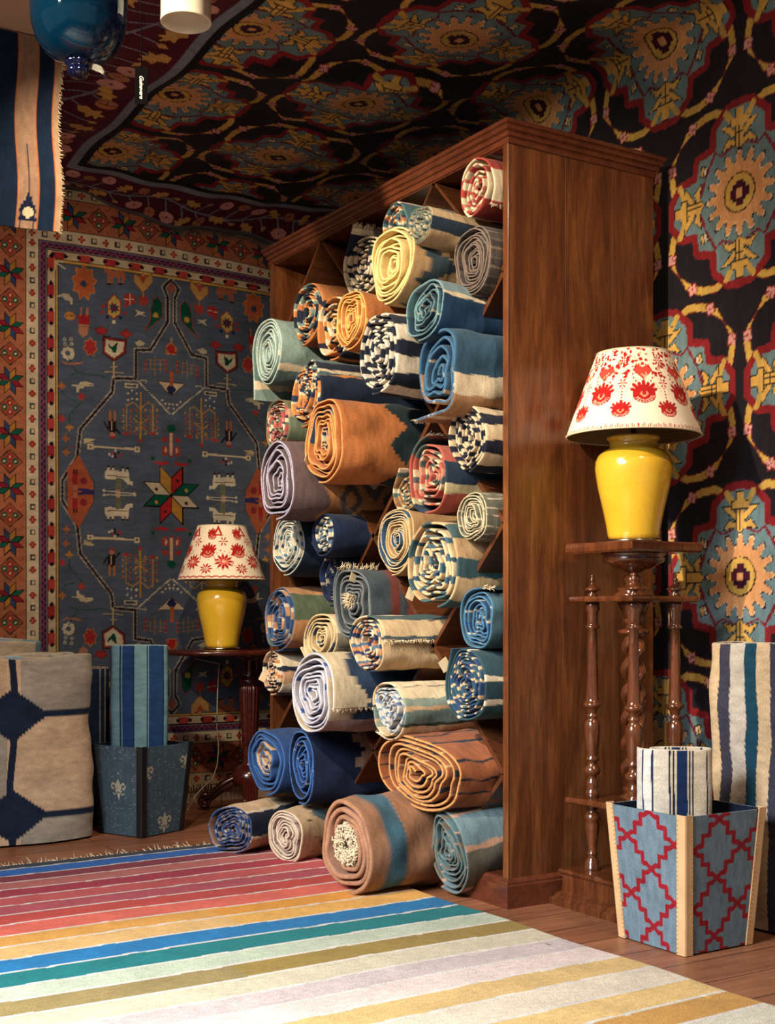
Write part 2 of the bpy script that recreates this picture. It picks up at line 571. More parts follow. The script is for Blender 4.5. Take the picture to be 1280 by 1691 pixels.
# arrow band, zigzag, cross band and star band run round all four sides
for side in range(4):
    horiz = side < 2
    sg = 1 if side % 2 == 0 else -1
    half = (FX if horiz else FZ) + 0.0

    def P(a, e):
        if horiz:
            return (CX + a, CZ + sg * (FZ + e))
        return (CX + sg * (FX + e), CZ + a)
    k = 0
    a = -half - 0.03
    while a < half + 0.03:
        if k % 2 == 0:
            cv.poly([P(a, 0.019), P(a + 0.052, 0.019), P(a + 0.064, 0.034), P(a + 0.052, 0.049), P(a, 0.049), P(a + 0.012, 0.034)], RED if k % 4 == 0 else (190, 70, 60))
        cv.poly([P(a, 0.022), P(a + 0.014, 0.034), P(a, 0.046), P(a - 0.010, 0.034)], (30, 26, 40))
        a += 0.060
        k += 1
    a = -half - 0.08
    zz = []
    k = 0
    while a < half + 0.08:
        zz.append(P(a, 0.063 if k % 2 else 0.079))
        a += 0.014
        k += 1
    cv.line(zz, 0.005, (165, 66, 78))
    a = -half - 0.12
    k = 0
    while a < half + 0.12:
        for dd in (0.119, 0.315):
            c0 = P(a, dd)
            if k % 2 == 0:
                cv.rect(c0[0] - .016, c0[0] + .016, c0[1] - .006, c0[1] + .006, RED)
                cv.rect(c0[0] - .006, c0[0] + .006, c0[1] - .016, c0[1] + .016, RED)
                cv.rect(c0[0] - .005, c0[0] + .005, c0[1] - .005, c0[1] + .005, (200, 120, 70))
            else:
                cv.rect(c0[0] - .013, c0[0] + .013, c0[1] - .013, c0[1] + .013, (64, 66, 72))
                cv.rect(c0[0] - .004, c0[0] + .009, c0[1] - .007, c0[1] + .007, CRM)
        a += 0.056
        k += 1
    n_ = int(round((half + 0.12) / 0.1185))
    for k in range(-n_, n_ + 1):
        c0 = P(k * 0.1185, 0.218)
        cv.line([P(k * 0.1185 - 0.06, 0.218), P(k * 0.1185 + 0.06, 0.218)], 0.003, (60, 40, 36))
        if k % 2 == 0:
            cv.star8(c0, 0.066, [(30, 96, 78), (190, 130, 54), (58, 76, 112), (152, 36, 52)], 0.003, rot=0.0)
        else:
            cv.poly([P(k * 0.1185 - 0.052, 0.218), P(k * 0.1185, 0.274), P(k * 0.1185 + 0.052, 0.218), P(k * 0.1185, 0.162)], (168, 88, 58), 0.004, (40, 44, 52))
            for (ea, ed, cc) in ((0.02, 0, RED), (-0.02, 0, RED), (0, 0.024, (26, 90, 70)), (0, -0.024, (26, 90, 70))):
                q = P(k * 0.1185 + ea, 0.218 + ed)
                cv.ell(q, 0.015, 0.015, cc, 0.0, n=6)
                cv.ell(q, 0.006, 0.006, CRM, 0.0, n=5)
            for sa in (-1, 1):
                cv.line([P(k * 0.1185 + sa * 0.035, 0.262), P(k * 0.1185 + sa * 0.055, 0.282)], 0.003, RED)
                cv.line([P(k * 0.1185 + sa * 0.035, 0.174), P(k * 0.1185 + sa * 0.055, 0.154)], 0.003, RED)
# outer cream guard keeps its crosses above; a narrow dark edge outside
# field motifs: one quarter drawn, mirrored both ways
cv.tf = [lambda p: p, lambda p: (2 * CX - p[0], p[1]), lambda p: (p[0], 2 * CZ - p[1]), lambda p: (2 * CX - p[0], 2 * CZ - p[1])]


def jag(c, rx, ry, n, col, out, k=0.72):
    pts = []
    for i in range(2 * n):
        a = PI / 2 + PI * i / n
        kk = 1 if i % 2 == 0 else k
        pts.append((c[0] + rx * kk * math.cos(a), c[1] + ry * kk * math.sin(a)))
    cv.poly(pts, col, 0.004, out)


def qc(X, Y):
    return q3([(X, Y)])[0]


def bar(X0, Y0, X1, Y1, w, col):
    cv.line(q3([(X0, Y0), (X1, Y1)]), w, col)


def chain(path, w=0.024):
    cv.line(path, w, (172, 160, 146))
    cv.line(path, w * 0.42, (40, 34, 44))
    # rungs of the chain
    for a, b in zip(path, path[1:]):
        a, b = np.array(a), np.array(b)
        L_ = float(np.hypot(*(b - a)))
        d = (b - a) / max(L_, 1e-6)
        nn = np.array([-d[1], d[0]])
        t = 0.0
        while t < L_:
            p = a + d * t
            for sg in (-1, 1):
                cv.line([tuple(p + nn * sg * w * 0.22), tuple(p + d * 0.005 + nn * sg * w * 0.5)], 0.0022, (84, 80, 88))
            t += 0.0095


top = q3([(790, 312), (752, 345), (772, 392), (772, 505), (690, 635), (622, 636), (622, 768), (520, 766), (512, 830), (366, 1000), (352, 1128), (284, 1235), (284, 1310)])
top[0] = (CX, top[0][1]); top[2] = (CX - .018, top[2][1]); top[3] = (CX - .018, top[3][1])
chain(top)
cv.poly([(CX, top[1][1] + .03), (CX - .022, top[1][1]), (CX, top[1][1] - .03)], (150, 80, 60))
jag(qc(385, 325), 0.058, 0.082, 9, (178, 92, 56), (200, 130, 60))
cv.star8(qc(382, 332), 0.022, [(50, 64, 90)])
# standing animal
def beast(X, Y, s, col, flip=False, man=None):
    sg = -1 if flip else 1
    f = lambda x, y: qc(X + sg * x * s, Y + y * s)
    cv.poly([f(-44, -10), (f(-20, -22)), f(10, -16), f(34, -30), f(50, -26), f(52, -10), f(36, -6), f(34, 14), f(-38, 14), f(-46, 26), f(-52, 20)], col)
    for lx in (-36, -20, 16, 30):
        cv.poly([f(lx - 5, 8), f(lx + 6, 8), f(lx + 6, 44), f(lx - 5, 44)], col)
        cv.poly([f(lx - 6, 40), f(lx + 7, 40), f(lx + 7, 46), f(lx - 6, 46)], BLK)
    if man:
        cv.poly([f(-8, -48), f(14, -48), f(12, -14), f(-8, -14)], man)
        cv.ell(f(4, -58), 0.011, 0.012, (186, 130, 96))
beast(525, 290, 1.0, (168, 96, 66), True)
cv.poly(q3([(612, 285), (640, 300), (655, 282), (672, 300), (698, 286), (700, 325), (655, 375), (614, 325)]), (186, 142, 80), 0.003, (150, 70, 50))
cv.poly(q3([(635, 295), (675, 295), (655, 330)]), (170, 70, 50))
bar(656, 375, 656, 400, 0.005, (180, 140, 80))
cv.poly(q3([(634, 385), (656, 395), (680, 385), (678, 420), (656, 437), (636, 420)]), (168, 62, 52))
def bird(X, Y, s, col, flip=False):
    sg = -1 if flip else 1
    f = lambda x, y: qc(X + sg * x * s, Y + y * s)
    cv.poly([f(-55, -8), f(-22, -20), f(5, -18), f(20, 2), f(24, 20), f(8, 14), f(-8, 12), f(-24, -6), f(-54, -4)], col)
    cv.poly([f(8, 10), f(14, 30), f(24, 30), f(24, 4)], col)
bird(310, 395, 1.0, (196, 184, 160))
cv.poly(q3([(520, 382), (552, 415), (550, 470), (520, 492), (492, 470), (490, 415)]), (196, 164, 92), 0.005, (150, 50, 50))
cv.star8(qc(521, 443), 0.030, [(120, 46, 50), (40, 60, 90)])
for (X, Y, c_) in ((470, 435, RED), (570, 468, RED), (490, 485, NVY), (550, 488, NVY), (520, 508, CRM), (575, 432, RED), (466, 462, RED)):
    cv.ell(qc(X, Y), 0.009, 0.009, c_)
cv.ell(qc(593, 403), 0.030, 0.028, RED, 0.0, n=10)
cv.line(q3([(568, 403), (620, 403)]), 0.003, CRM); cv.line(q3([(593, 380), (593, 428)]), 0.003, CRM)
cv.poly(q3([(700, 405), (725, 388), (745, 420), (745, 485), (690, 530), (660, 552), (688, 500), (692, 440)]), (16, 78, 60), 0.004, (150, 60, 60))
cv.star8(qc(715, 475), 0.018, [(196, 150, 66)])
cv.poly(q3([(618, 448), (640, 458), (668, 462), (650, 470), (668, 480), (640, 474), (616, 482), (630, 465)]), (204, 190, 160))
cv.poly(q3([(618, 600), (640, 590), (668, 606), (640, 620), (622, 612)]), (196, 182, 152))
# shield house with green bird
cv.poly(q3([(468, 570), (580, 588), (578, 652), (520, 690), (466, 652)]), (60, 40, 40))
cv.poly(q3([(474, 578), (574, 594), (572, 648), (520, 684), (472, 648)]), (140, 50, 44))
cv.poly(q3([(482, 588), (566, 602), (564, 642), (520, 674), (480, 644)]), (212, 200, 172))
cv.poly(q3([(494, 604), (510, 622), (538, 600), (530, 648), (518, 650), (510, 636), (496, 622)]), (18, 74, 56))
bar(520, 690, 520, 765, 0.006, (196, 172, 130)); bar(475, 735, 566, 742, 0.004, (196, 172, 130)); bar(505, 712, 536, 714, 0.004, (196, 172, 130))
# small people with red coats
cv.poly(q3([(356, 470), (410, 476), (408, 520), (360, 516)]), (168, 40, 46))
for (X, w) in ((372, .010), (400, .010)):
    bar(X, 445, X - 2, 475, w, (180, 120, 96))
cv.poly(q3([(358, 516), (408, 520), (400, 565), (380, 578), (362, 560)]), (176, 122, 96))
jag(qc(463, 548), 0.034, 0.022, 5, RED, (130, 40, 40), 0.6)
jag(qc(577, 562), 0.032, 0.024, 4, RED, (130, 40, 40), 0.55)
jag(qc(413, 622), 0.034, 0.044, 7, RED, (190, 120, 70), 0.7)
cv.ell(qc(320, 478), 0.024, 0.020, (190, 130, 70), 0.0); cv.line(q3([(300, 478), (342, 478)]), 0.003, (90, 60, 50))
for k in range(8):
    a = k * PI / 4
    c0 = qc(312, 650)
    cv.ell((c0[0] + .021 * math.cos(a), c0[1] + .021 * math.sin(a)), .010, .010, (206, 194, 164))
for (X, Y) in ((296, 585), (326, 585), (298, 608), (328, 608)):
    cv.ell(qc(X, Y), 0.008, 0.008, (200, 188, 160)); cv.ell(qc(X, Y), 0.004, 0.004, FLD)
cv.line(q3([(312, 668), (352, 740), (490, 760)]), 0.004, GRN); cv.line(q3([(312, 755), (352, 742)]), 0.004, GRN)
cv.poly(q3([(276, 682), (312, 694), (386, 690), (352, 704), (300, 702)]), (170, 120, 96))
bird(372, 800, 1.0, (206, 190, 160), True)
bar(330, 798, 424, 800, 0.006, (206, 190, 160))
for (X, Y, c_) in ((283, 800, (180, 110, 60)), (372, 850, (176, 60, 50)), (283, 950, (176, 60, 60)), (316, 990, (190, 130, 60)), (302, 1105, (176, 110, 60)), (300, 1040, (170, 100, 60))):
    jag(qc(X, Y), 0.018, 0.018, 4, c_, c_, 0.45)
cv.line(q3([(280, 820), (300, 850), (345, 870)]), 0.004, GRN); cv.line(q3([(375, 870), (318, 932), (316, 985)]), 0.004, GRN); cv.line(q3([(300, 1100), (300, 1086), (334, 1084)]), 0.003, (150, 90, 60))
# small comb tree, arrow tree on the axis
for (X, h0, h1) in ((712, 665, 750), (690, 678, 720), (735, 678, 735)):
    bar(X, h0, X, h1, 0.004, (170, 124, 72))
for Y in (680, 700, 722):
    bar(660, Y, 765, Y, 0.003, (160, 116, 72))
    for X in (665, 762):
        cv.ell(qc(X, Y + 9), 0.007, 0.008, (150, 60, 56)); 
cv.poly(q3([(762, 620), (784, 600), (806, 620), (804, 652), (764, 652)]), (166, 40, 40), 0.003, (190, 130, 70))
bar(784, 580, 784, 600, 0.004, (190, 160, 110))
cv.poly(q3([(724, 778), (784, 842), (784, 785)]), (206, 184, 150), 0.003, (100, 60, 50))
cv.poly(q3([(784, 790), (764, 812), (784, 842), (806, 812)]), NVY)
bar(784, 735, 784, 795, 0.012, (176, 90, 52))
# dotted chevron
a, b = np.array(q3([(636, 780)])[0]), np.array(q3([(780, 925)])[0])
for k in range(19):
    p = a + (b - a) * k / 18
    cv.rect(p[0] - .005, p[0] + .004, p[1] - .004, p[1] + .003, (206, 190, 160))
cv.line(q3([(640, 775), (674, 775), (668, 785)]), 0.004, (200, 184, 150))
for (X, Y) in ((585, 835), (605, 860), (625, 835), (605, 822), (760, 880), (775, 900), (795, 885), (745, 865), (585, 865), (628, 862)):
    c0 = qc(X, Y)
    cv.rect(c0[0] - .006, c0[0] + .006, c0[1] - .002, c0[1] + .002, (206, 194, 170)); cv.rect(c0[0] - .002, c0[0] + .002, c0[1] - .006, c0[1] + .006, (206, 194, 170))
cv.poly(q3([(570, 788), (632, 792), (632, 812), (570, 808)]), (196, 178, 150)); cv.poly(q3([(576, 793), (626, 797), (626, 807), (576, 803)]), (66, 70, 84))
# candelabra tree
YT = (184, 138, 66)
bar(646, 830, 644, 1050, 0.008, YT)
for (dx, y0, y1) in ((-65, 885, 1010), (58, 885, 1020)):
    bar(645 + dx, y0, 645 + dx, y1, 0.005, YT)
cv.line(q3([(582, 890), (610, 875), (644, 905), (680, 875), (703, 890)]), 0.005, YT)
cv.line(q3([(612, 950), (644, 975), (680, 950)]), 0.005, YT); cv.line(q3([(615, 1010), (644, 985), (676, 1010)]), 0.004, YT)
for X in (565, 600, 625, 668, 690, 722):
    for Y in (910, 938, 965, 992, 1018):
        cv.ell(qc(X, Y), 0.0055, 0.0055, (170, 78, 60) if (X + Y) % 3 else YT)
for X in (582, 645, 703):
    cv.ell(qc(X, 1052 if X == 645 else 1020), 0.009, 0.009, (176, 50, 46))
for Y in (920, 950, 980, 1005):
    bar(565, Y, 600, Y, 0.003, (160, 120, 66)); bar(690, Y, 724, Y, 0.003, (160, 120, 66)); bar(625, Y, 668, Y, 0.003, (160, 120, 66))
# man in dark coat
cv.poly(q3([(494, 955), (532, 955), (530, 1012), (496, 1012)]), (46, 30, 36))
bar(494, 1000, 476, 968, 0.008, (40, 28, 36)); bar(532, 1000, 550, 1022, 0.008, (40, 28, 36))
bar(502, 958, 503, 918, 0.011, (176, 112, 72)); bar(524, 958, 524, 920, 0.011, (176, 112, 72)); bar(512, 965, 512, 1005, 0.004, CRM)
cv.ell(qc(513, 1024), 0.013, 0.013, (182, 120, 96)); cv.poly(q3([(500, 1032), (526, 1032), (522, 1042), (504, 1042)]), (160, 46, 46))
# barbell with checked flower
bar(405, 1078, 636, 1092, 0.010, (206, 190, 156))
for X, Y in ((412, 1080), (630, 1091)):
    c0 = qc(X, Y)
    cv.rect(c0[0] - .014, c0[0] + .014, c0[1] - .013, c0[1] + .013, (206, 190, 156)); cv.ell(c0, .005, .005, (50, 50, 60))
for k, (dx, dy) in enumerate([(0, 0), (-14, 8), (14, 8), (-28, 16), (28, 16), (0, 16), (-14, 24), (14, 24), (0, 30)]):
    c0 = qc(528 + dx, 1098 + dy)
    cv.ell(c0, .0075, .0075, [(206, 190, 160), (160, 50, 50), (30, 30, 50)][k % 3], n=4)
cv.poly(q3([(380, 1045), (400, 1040), (436, 1046), (412, 1056), (434, 1064), (400, 1060), (384, 1068)]), (196, 176, 140))
# baluster on the axis
bar(784, 1005, 784, 1118, 0.016, (150, 40, 44)); bar(784, 1010, 784, 1114, 0.008, (206, 184, 150))
cv.ell(qc(784, 995), 0.018, 0.020, GRN, 0.0, n=8); 
for sx in (-1, 1):
    cv.ell(qc(784 + sx * 28, 1098), .013, .022, (166, 60, 56)); cv.ell(qc(784 + sx * 28, 1098), .006, .014, (206, 170, 140)); jag(qc(784 + sx * 30, 1048), .012, .010, 3, RED, RED, .6)
cv.poly(q3([(700, 1140), (730, 1150), (770, 1145), (775, 1160), (735, 1164), (712, 1152)]), (176, 46, 46)); cv.ell(qc(703, 1133), .010, .010, GRN)
# horse and rider, upside down above, upright below
def q4c(X, Y):
    return q4([(X, Y)])[0]
f4 = lambda pts: cv.poly(q4(pts), (214, 202, 178))
f4([(458, 262), (480, 258), (540, 268), (560, 246), (584, 244), (586, 262), (570, 262), (566, 300), (468, 300), (460, 290)])
for X in (474, 496, 540, 560):
    cv.poly(q4([(X - 6, 290), (X + 6, 290), (X + 5, 318), (X - 5, 318)]), (214, 202, 178)); cv.poly(q4([(X - 6, 312), (X + 6, 312), (X + 6, 320), (X - 6, 320)]), (50, 34, 34))
cv.line(q4([(470, 276), (560, 276)]), 0.004, (90, 44, 40))
cv.poly(q4([(508, 222), (532, 220), (534, 268), (508, 270)]), (110, 112, 88)); cv.ell(q4c(518, 208), .013, .012, (182, 140, 110))
cv.line(q4([(456, 206), (592, 208)]), 0.004, (206, 196, 170)); cv.line(q4([(500, 228), (545, 222), (560, 240)]), .005, (110, 112, 88))
for X in (456, 592):
    cv.poly(q4([(X - 9, 207), (X, 199), (X + 9, 207), (X, 215)]), (206, 196, 170))
# orange lozenge with people inside the chain
hx = q4([(340, 44), (296, 100), (292, 205), (410, 205), (410, 150), (372, 90)])
hx2 = q4([(292, 205), (296, 290), (345, 352), (405, 240), (410, 205)])
cv.poly(hx, (170, 88, 60), 0.003, (60, 46, 60)); cv.poly(hx2, (170, 88, 60), 0.0, (60, 46, 60))
for (X, Y) in ((328, 240),):
    cv.poly(q4([(X - 12, Y - 20), (X + 10, Y - 20), (X + 12, Y + 30), (X - 12, Y + 30)]), (160, 40, 46)); bar4 = q4([(X - 5, Y + 30), (X - 5, Y + 44)]); cv.line(bar4, .005, (60, 30, 34)); cv.line(q4([(X + 6, Y + 30), (X + 6, Y + 44)]), .005, (60, 30, 34)); cv.ell(q4c(X, Y - 32), .011, .013, (184, 110, 80))
cv.ell(q4c(365, 240), .017, .018, (140, 44, 56), 0, n=8); cv.poly(q4([(340, 196), (412, 186), (412, 206), (340, 206)]), (52, 48, 100))
# corner arrow
cv.line(q3([(252, 228), (300, 262)]), .005, CRM); cv.line(q3([(252, 228), (290, 230)]), .005, CRM); cv.line(q3([(252, 228), (256, 262)]), .005, CRM)
cv.tf = [lambda p: p]
cv.star8((CX, CZ + .006), 0.148, [(16, 84, 62), (176, 40, 44), (190, 140, 62), (206, 190, 160)], 0.005, rot=PI / 8 - PI / 8)
for k in range(8):
    a = k * PI / 4 + PI / 8
    cv.ell((CX + .08 * math.cos(a), CZ + .08 * math.sin(a)), .010, .010, (60, 30, 40) if k % 2 else (196, 140, 70), n=4)
uvb = cv.uv()
Xb, Zb = uvb[..., 0], uvb[..., 1]
# the upper edge is dragged down in a shallow sag towards the right; gentle ripples
tt = np.clip((Zb - 2.2) / 0.6, 0, 1)
drop = -0.075 * tt ** 2 * np.clip((Xb - 2.35) / 0.6, 0, 1)
Yb = 5.672 + 0.006 * np.sin(Xb * 9 + 1.2 * np.sin(Zb * 2)) - 0.006
P = np.stack([Xb, Yb, Zb + drop], -1)
brug = grid_mesh('wall_rug', P, cv.c, uvb, 'wallrug', extra=rim(P, cv.c, uvb, (0, 0.007, 0)))
tag(brug, 'slate blue pictorial flat woven rug with orange star border hung flat on the back wall', 'rug')
pts = [(x, 5.667, BZ0 + 0.004) for x in np.arange(BX0, BX1, 0.011)]
fr = fringe_mesh('fringe', pts, [(0, 0, -1)] * len(pts), 0.040, 'fringe', brug, per=2, seed=3, wob=0.25)
fr['label'] = 'short cream fringe along the lower edge'

# ------------------------------------------------------------------ lattice rug over ceiling and right wall
TU, TV = 0.662, 1.212
BLUE, RD, GLD, TAN, DK = (106, 130, 134), (132, 34, 38), (200, 160, 78), (210, 150, 98), (32, 28, 34)
tc_ = Canvas(-TU / 2, TU / 2, -TV / 2, TV / 2, 0.0022, DK)
centres = [(i * TU, j * TV) for i in (-1, 0, 1) for j in (-1, 0, 1)] + [((i + .5) * TU, (j + .5) * TV) for i in (-2, -1, 0, 1) for j in (-2, -1, 0, 1)]


def quad(cx, cy, sx, sy):
    return lambda p: (cx + sx * p[0], cy + sy * p[1])


tc_.tf = [quad(cx, cy, sx, sy) for cx, cy in centres for sx in (-1, 1) for sy in (-1, 1)]
for path in (((.060, .262), (.105, .282), (.158, .278), (.196, .268)), ((.262, .086), (.290, .074), (.300, .130), (.298, .150))):
    tc_.line(path, 0.028, (120, 40, 34))
    tc_.line(path, 0.024, GLD)
for pts in ([(.196, .281), (.235, .258), (.262, .212), (.226, .236), (.200, .250)], [(.285, .150), (.310, .150), (.300, .176), (.262, .212), (.282, .176)]):
    tc_.poly(pts, GLD, 0.003, (120, 40, 34))
for (c0, a) in (((.205, .264), .3), ((.298, .148), 1.4)):
    q = [(c0[0] + .023 * math.cos(a + k * PI / 2 + PI / 4), c0[1] + .023 * math.sin(a + k * PI / 2 + PI / 4)) for k in range(4)]
    tc_.poly(q, (214, 150, 140), 0.003, (130, 36, 40))
    tc_.line([((q[0][0] + q[1][0]) / 2, (q[0][1] + q[1][1]) / 2), ((q[2][0] + q[3][0]) / 2, (q[2][1] + q[3][1]) / 2)], .002, (130, 36, 40))
    tc_.line([((q[1][0] + q[2][0]) / 2, (q[1][1] + q[2][1]) / 2), ((q[3][0] + q[0][0]) / 2, (q[3][1] + q[0][1]) / 2)], .002, (130, 36, 40))
quarter = [(0, .288), (.048, .283), (.112, .230), (.114, .170), (.186, .156), (.197, .096), (.258, .090), (.300, .038)]
full = quarter + [(x, -y) for x, y in quarter[::-1]] + [(-x, -y) for x, y in quarter[1:]] + [(-x, y) for x, y in quarter[::-1][:-1]]
tc_.tf = [quad(cx, cy, 1, 1) for cx, cy in centres]
tc_.poly(full, BLUE)
tc_.line(full + [full[0]], 0.026, RD)
tc_.tf = [quad(cx, cy, sx, sy) for cx, cy in centres for sx in (-1, 1) for sy in (-1, 1)]
tc_.line([(.03, .15), (.075, .135), (.105, .155), (.14, .10)], .007, (120, 34, 46))
tc_.line([(.165, .03), (.15, .07), (.18, .05)], .006, (120, 34, 46))
tc_.line([(.10, .155), (.155, .07), (.17, .03)], .006, (120, 34, 46))
tc_.poly([(.138, .118), (.164, .128), (.170, .098), (.146, .088)], (206, 168, 100), 0.004, DK)
tc_.poly([(.138, .118), (.150, .123), (.158, .094), (.146, .088)], (216, 200, 170), 0.003, DK)
# golden bars crossing the medallion tips
tc_.line([(.056, .265), (.024, .222)], 0.022, GLD); tc_.line([(.262, .082), (.235, .030)], 0.022, GLD)
for cx, cy in centres:
    for (ox, oy, r_) in ((0, .202, 0), (0, -.202, 2), (.220, 0, 3), (-.220, 0, 1)):
        ca, sa = math.cos(r_ * PI / 2), math.sin(r_ * PI / 2)
        g = lambda x, y: (1.14 * (x * ca - y * sa), 1.14 * (x * sa + y * ca))
        tc_.tf = [lambda p, cx=cx, cy=cy, ox=ox, oy=oy, g=g: (cx + ox + g(*p)[0], cy + oy + g(*p)[1])]
        LC = (214, 166, 84)
        for sx in (-1, 1):
            tc_.poly([(0, -.018), (sx * .034, .016), (sx * .070, .020), (sx * .040, -.006), (sx * .012, -.026)], LC, .0035, DK)
            tc_.poly([(0, -.034), (sx * .040, -.018), (sx * .066, -.050), (sx * .030, -.040), (sx * .008, -.050)], LC, .0035, DK)
        tc_.poly([(-.015, .028), (-.015, -.046), (0, -.060), (.015, -.046), (.015, .028)], LC, .0035, DK)
        tc_.poly([(-.032, .030), (-.032, .010), (.032, .010), (.032, .030), (.015, .034), (.015, .058), (-.015, .058), (-.015, .034)], LC, .0035, DK)
        tc_.line([(-.015, -.010), (.015, -.010)], .003, DK)
        tc_.line([(0, .010), (0, -.050)], .003, DK)
tc_.tf = [quad(cx, cy, 1, 1) for cx, cy in centres]


def gear(r0, amp):
    pts = []
    for k in range(160):
        a = 2 * PI * k / 160
        lob = max(-1, min(1, 1.9 * math.cos(16 * a)))
        r_ = r0 + amp * lob
        pts.append((1.04 * r_ * math.cos(a), r_ * math.sin(a)))
    return pts


tc_.poly(gear(.122, .020), (58, 22, 34)); tc_.poly(gear(.1165, .019), (224, 196, 160)); tc_.poly(gear(.1125, .018), TAN)
tc_.ell((0, 0), .064, .062, GLD, .005, (54, 24, 30), 16)
for k, (ix, iy) in enumerate([(i, j) for i in (-1, 0, 1) for j in (-1, 0, 1)] + [(0, 2), (0, -2), (2, 0), (-2, 0)]):
    s_ = .021
    cc = TAN if (ix, iy) == (0, 0) else ((66, 18, 40) if (ix + iy) % 2 else (44, 18, 34))
    if abs(ix) + abs(iy) == 2 and ix and iy:
        continue
    if abs(ix) + abs(iy) == 2:
        continue
    tc_.rect(ix * s_ * 1.25 - s_ * .72, ix * s_ * 1.25 + s_ * .72, iy * s_ * 1.25 - s_ * .72, iy * s_ * 1.25 + s_ * .72, cc)
for (ix, iy) in ((1, 1), (-1, 1), (1, -1), (-1, -1)):
    tc_.rect(ix * .020 - .008, ix * .020 + .008, iy * .020 - .008, iy * .020 + .008, (50, 18, 36))

# unrolled coordinate w: negative over the ceiling, positive down the wall;  v along y
XR, ZR = 3.085, 2.85
W0, W1, V0, V1 = -1.76, 2.80, 1.70, 5.655
lc = Canvas(W0, W1, V0, V1, 0.005, DK)
UV = lc.uv()
Wg, Yg = UV[..., 0], UV[..., 1]
iu = np.mod(-(Yg - 3.18) + TU / 2, TU) / TU * (tc_.c.shape[0] - 1)
iv = np.mod(-Wg + TV / 2, TV) / TV * (tc_.c.shape[1] - 1)
lc.c = tc_.c[np.rint(iu).astype(int), np.rint(iv).astype(int)].copy()
MAR = (84, 24, 38)
GRY = (124, 130, 142)
WB, VB = -1.27, 5.335          # where the field ends
for (e, col) in ((0.0, (22, 22, 26)), (0.030, GRY), (0.068, MAR)):
    lc.rect(W0 - 1, WB - e, V0 - 1, V1 + 1, col)
    lc.rect(W0 - 1, W1 + 1, VB + e, V1 + 1, col)
for (e, col) in ((0.0, (22, 22, 26)), (0.030, GRY), (0.068, MAR)):
    lc.poly([(WB - e, VB + e), (WB - e, V0 - 1), (W0 - 1, V0 - 1), (W0 - 1, V1 + 1), (W1 + 1, V1 + 1), (W1 + 1, VB + e)], col)
rnd = random.Random(7)


def flower(p, a, kind, s=1.0):
    ca, sa = math.cos(a), math.sin(a)
    g = lambda x, y: (p[0] + s * (x * ca - y * sa), p[1] + s * (x * sa + y * ca))
    if kind == 'pink':
        lc.poly([g(.040 * math.cos(t) * (1 + .06 * math.cos(6 * t)), .032 * math.sin(t)) for t in np.linspace(0, 2 * PI, 18)[:-1]], (214, 152, 142))
        lc.poly([g(.006 * math.cos(t), .006 * math.sin(t)) for t in np.linspace(0, 2 * PI, 7)[:-1]], (40, 16, 24))
    elif kind == 'tan':
        lc.poly([g(.036 * math.cos(t), .028 * math.sin(t)) for t in np.linspace(0, 2 * PI, 12)[:-1]], (180, 116, 82), .003, (90, 40, 36))
        lc.line([g(-.03, 0), g(.03, 0)], .003, (90, 40, 36)); lc.line([g(0, -.022), g(0, .022)], .003, (90, 40, 36))
    elif kind == 'leaf':
        lc.poly([g(-.045, 0), g(-.025, .022), g(-.005, .014), g(.008, .034), g(.018, .012), (g(.038, .024)), g(.034, .004), g(.055, -.004), g(.028, -.012), g(.02, -.03), g(.0, -.014), g(-.024, -.022)], (204, 156, 84))
    else:
        lc.poly([g(-.020, 0), g(0, .012), g(.022, 0), g(0, -.012)], (200, 150, 84))


def vine(base, direction, across, length, width):
    """meandering grey stem with flowers; base = start (w,v), unit direction and across vectors"""
    n = int(length / 0.02)
    path = []
    for k in range(n):
        t = k * 0.02
        o = width * 0.22 * math.sin(t * 9.5)
        path.append((base[0] + direction[0] * t + across[0] * o, base[1] + direction[1] * t + across[1] * o))
    lc.line(path, 0.011, GRY)
    k = 0
    t = 0.02
    kinds = ['pink', 'leaf', 'tan', 'bud', 'pink', 'leaf', 'leaf', 'bud', 'tan']
    while t < length:
        for sg in (-1, 1):
            o0 = width * 0.22 * math.sin(t * 9.5)
            o1 = sg * width * rnd.uniform(0.26, 0.40)
            p0 = (base[0] + direction[0] * t + across[0] * o0, base[1] + direction[1] * t + across[1] * o0)
            t2 = t + 0.05
            p1 = (base[0] + direction[0] * t2 + across[0] * o1, base[1] + direction[1] * t2 + across[1] * o1)
            lc.line([p0, p1], 0.007, GRY)
            flower(p1, rnd.uniform(0, PI), kinds[k % len(kinds)], 1.3 if width > .3 else .95)
            k += 1
        t += 0.082


vine((-1.545, 1.75), (0, 1), (1, 0), 3.8, 0.36)
vine((-1.36, 5.53), (1, 0), (0, 1), 3.4, 0.20)
# outer selvedge stripes
lc.rect(W0 - 1, W1 + 1, V1 - 0.022, V1 + 1, (90, 92, 96))
lc.rect(W0 - 1, W0 + 0.02, V0 - 1, V1 + 1, (90, 92, 96))
# positions: round the fold between ceiling and wall
R0 = 0.05
q0, q1 = -R0 * PI / 4, R0 * PI / 4
ang = np.clip((Wg - q0) / (q1 - q0), 0, 1) * PI / 2
Xc, Zc = XR - R0, ZR - R0
Xp = np.where(Wg < q0, Xc + (Wg - q0), np.where(Wg > q1, XR, Xc + R0 * np.sin(ang)))
Zp = np.where(Wg < q0, ZR, np.where(Wg > q1, Zc - (Wg - q1), Zc + R0 * np.cos(ang)))
cm = np.clip((-Wg - 0.1) / 0.3, 0, 1)
sag = 0.022 * np.sin(Yg * 5.1 + 0.9 * Wg) ** 2 * cm + 0.010 * np.sin(Wg * 11 + Yg * 2.3) ** 2 * cm
sag += 0.035 * np.exp(-((Yg - 4.05 + 0.25 * (Wg + 1)) / 0.05) ** 2) * cm * np.clip((0.9 + Wg) / 0.6 + .6, 0, 1)
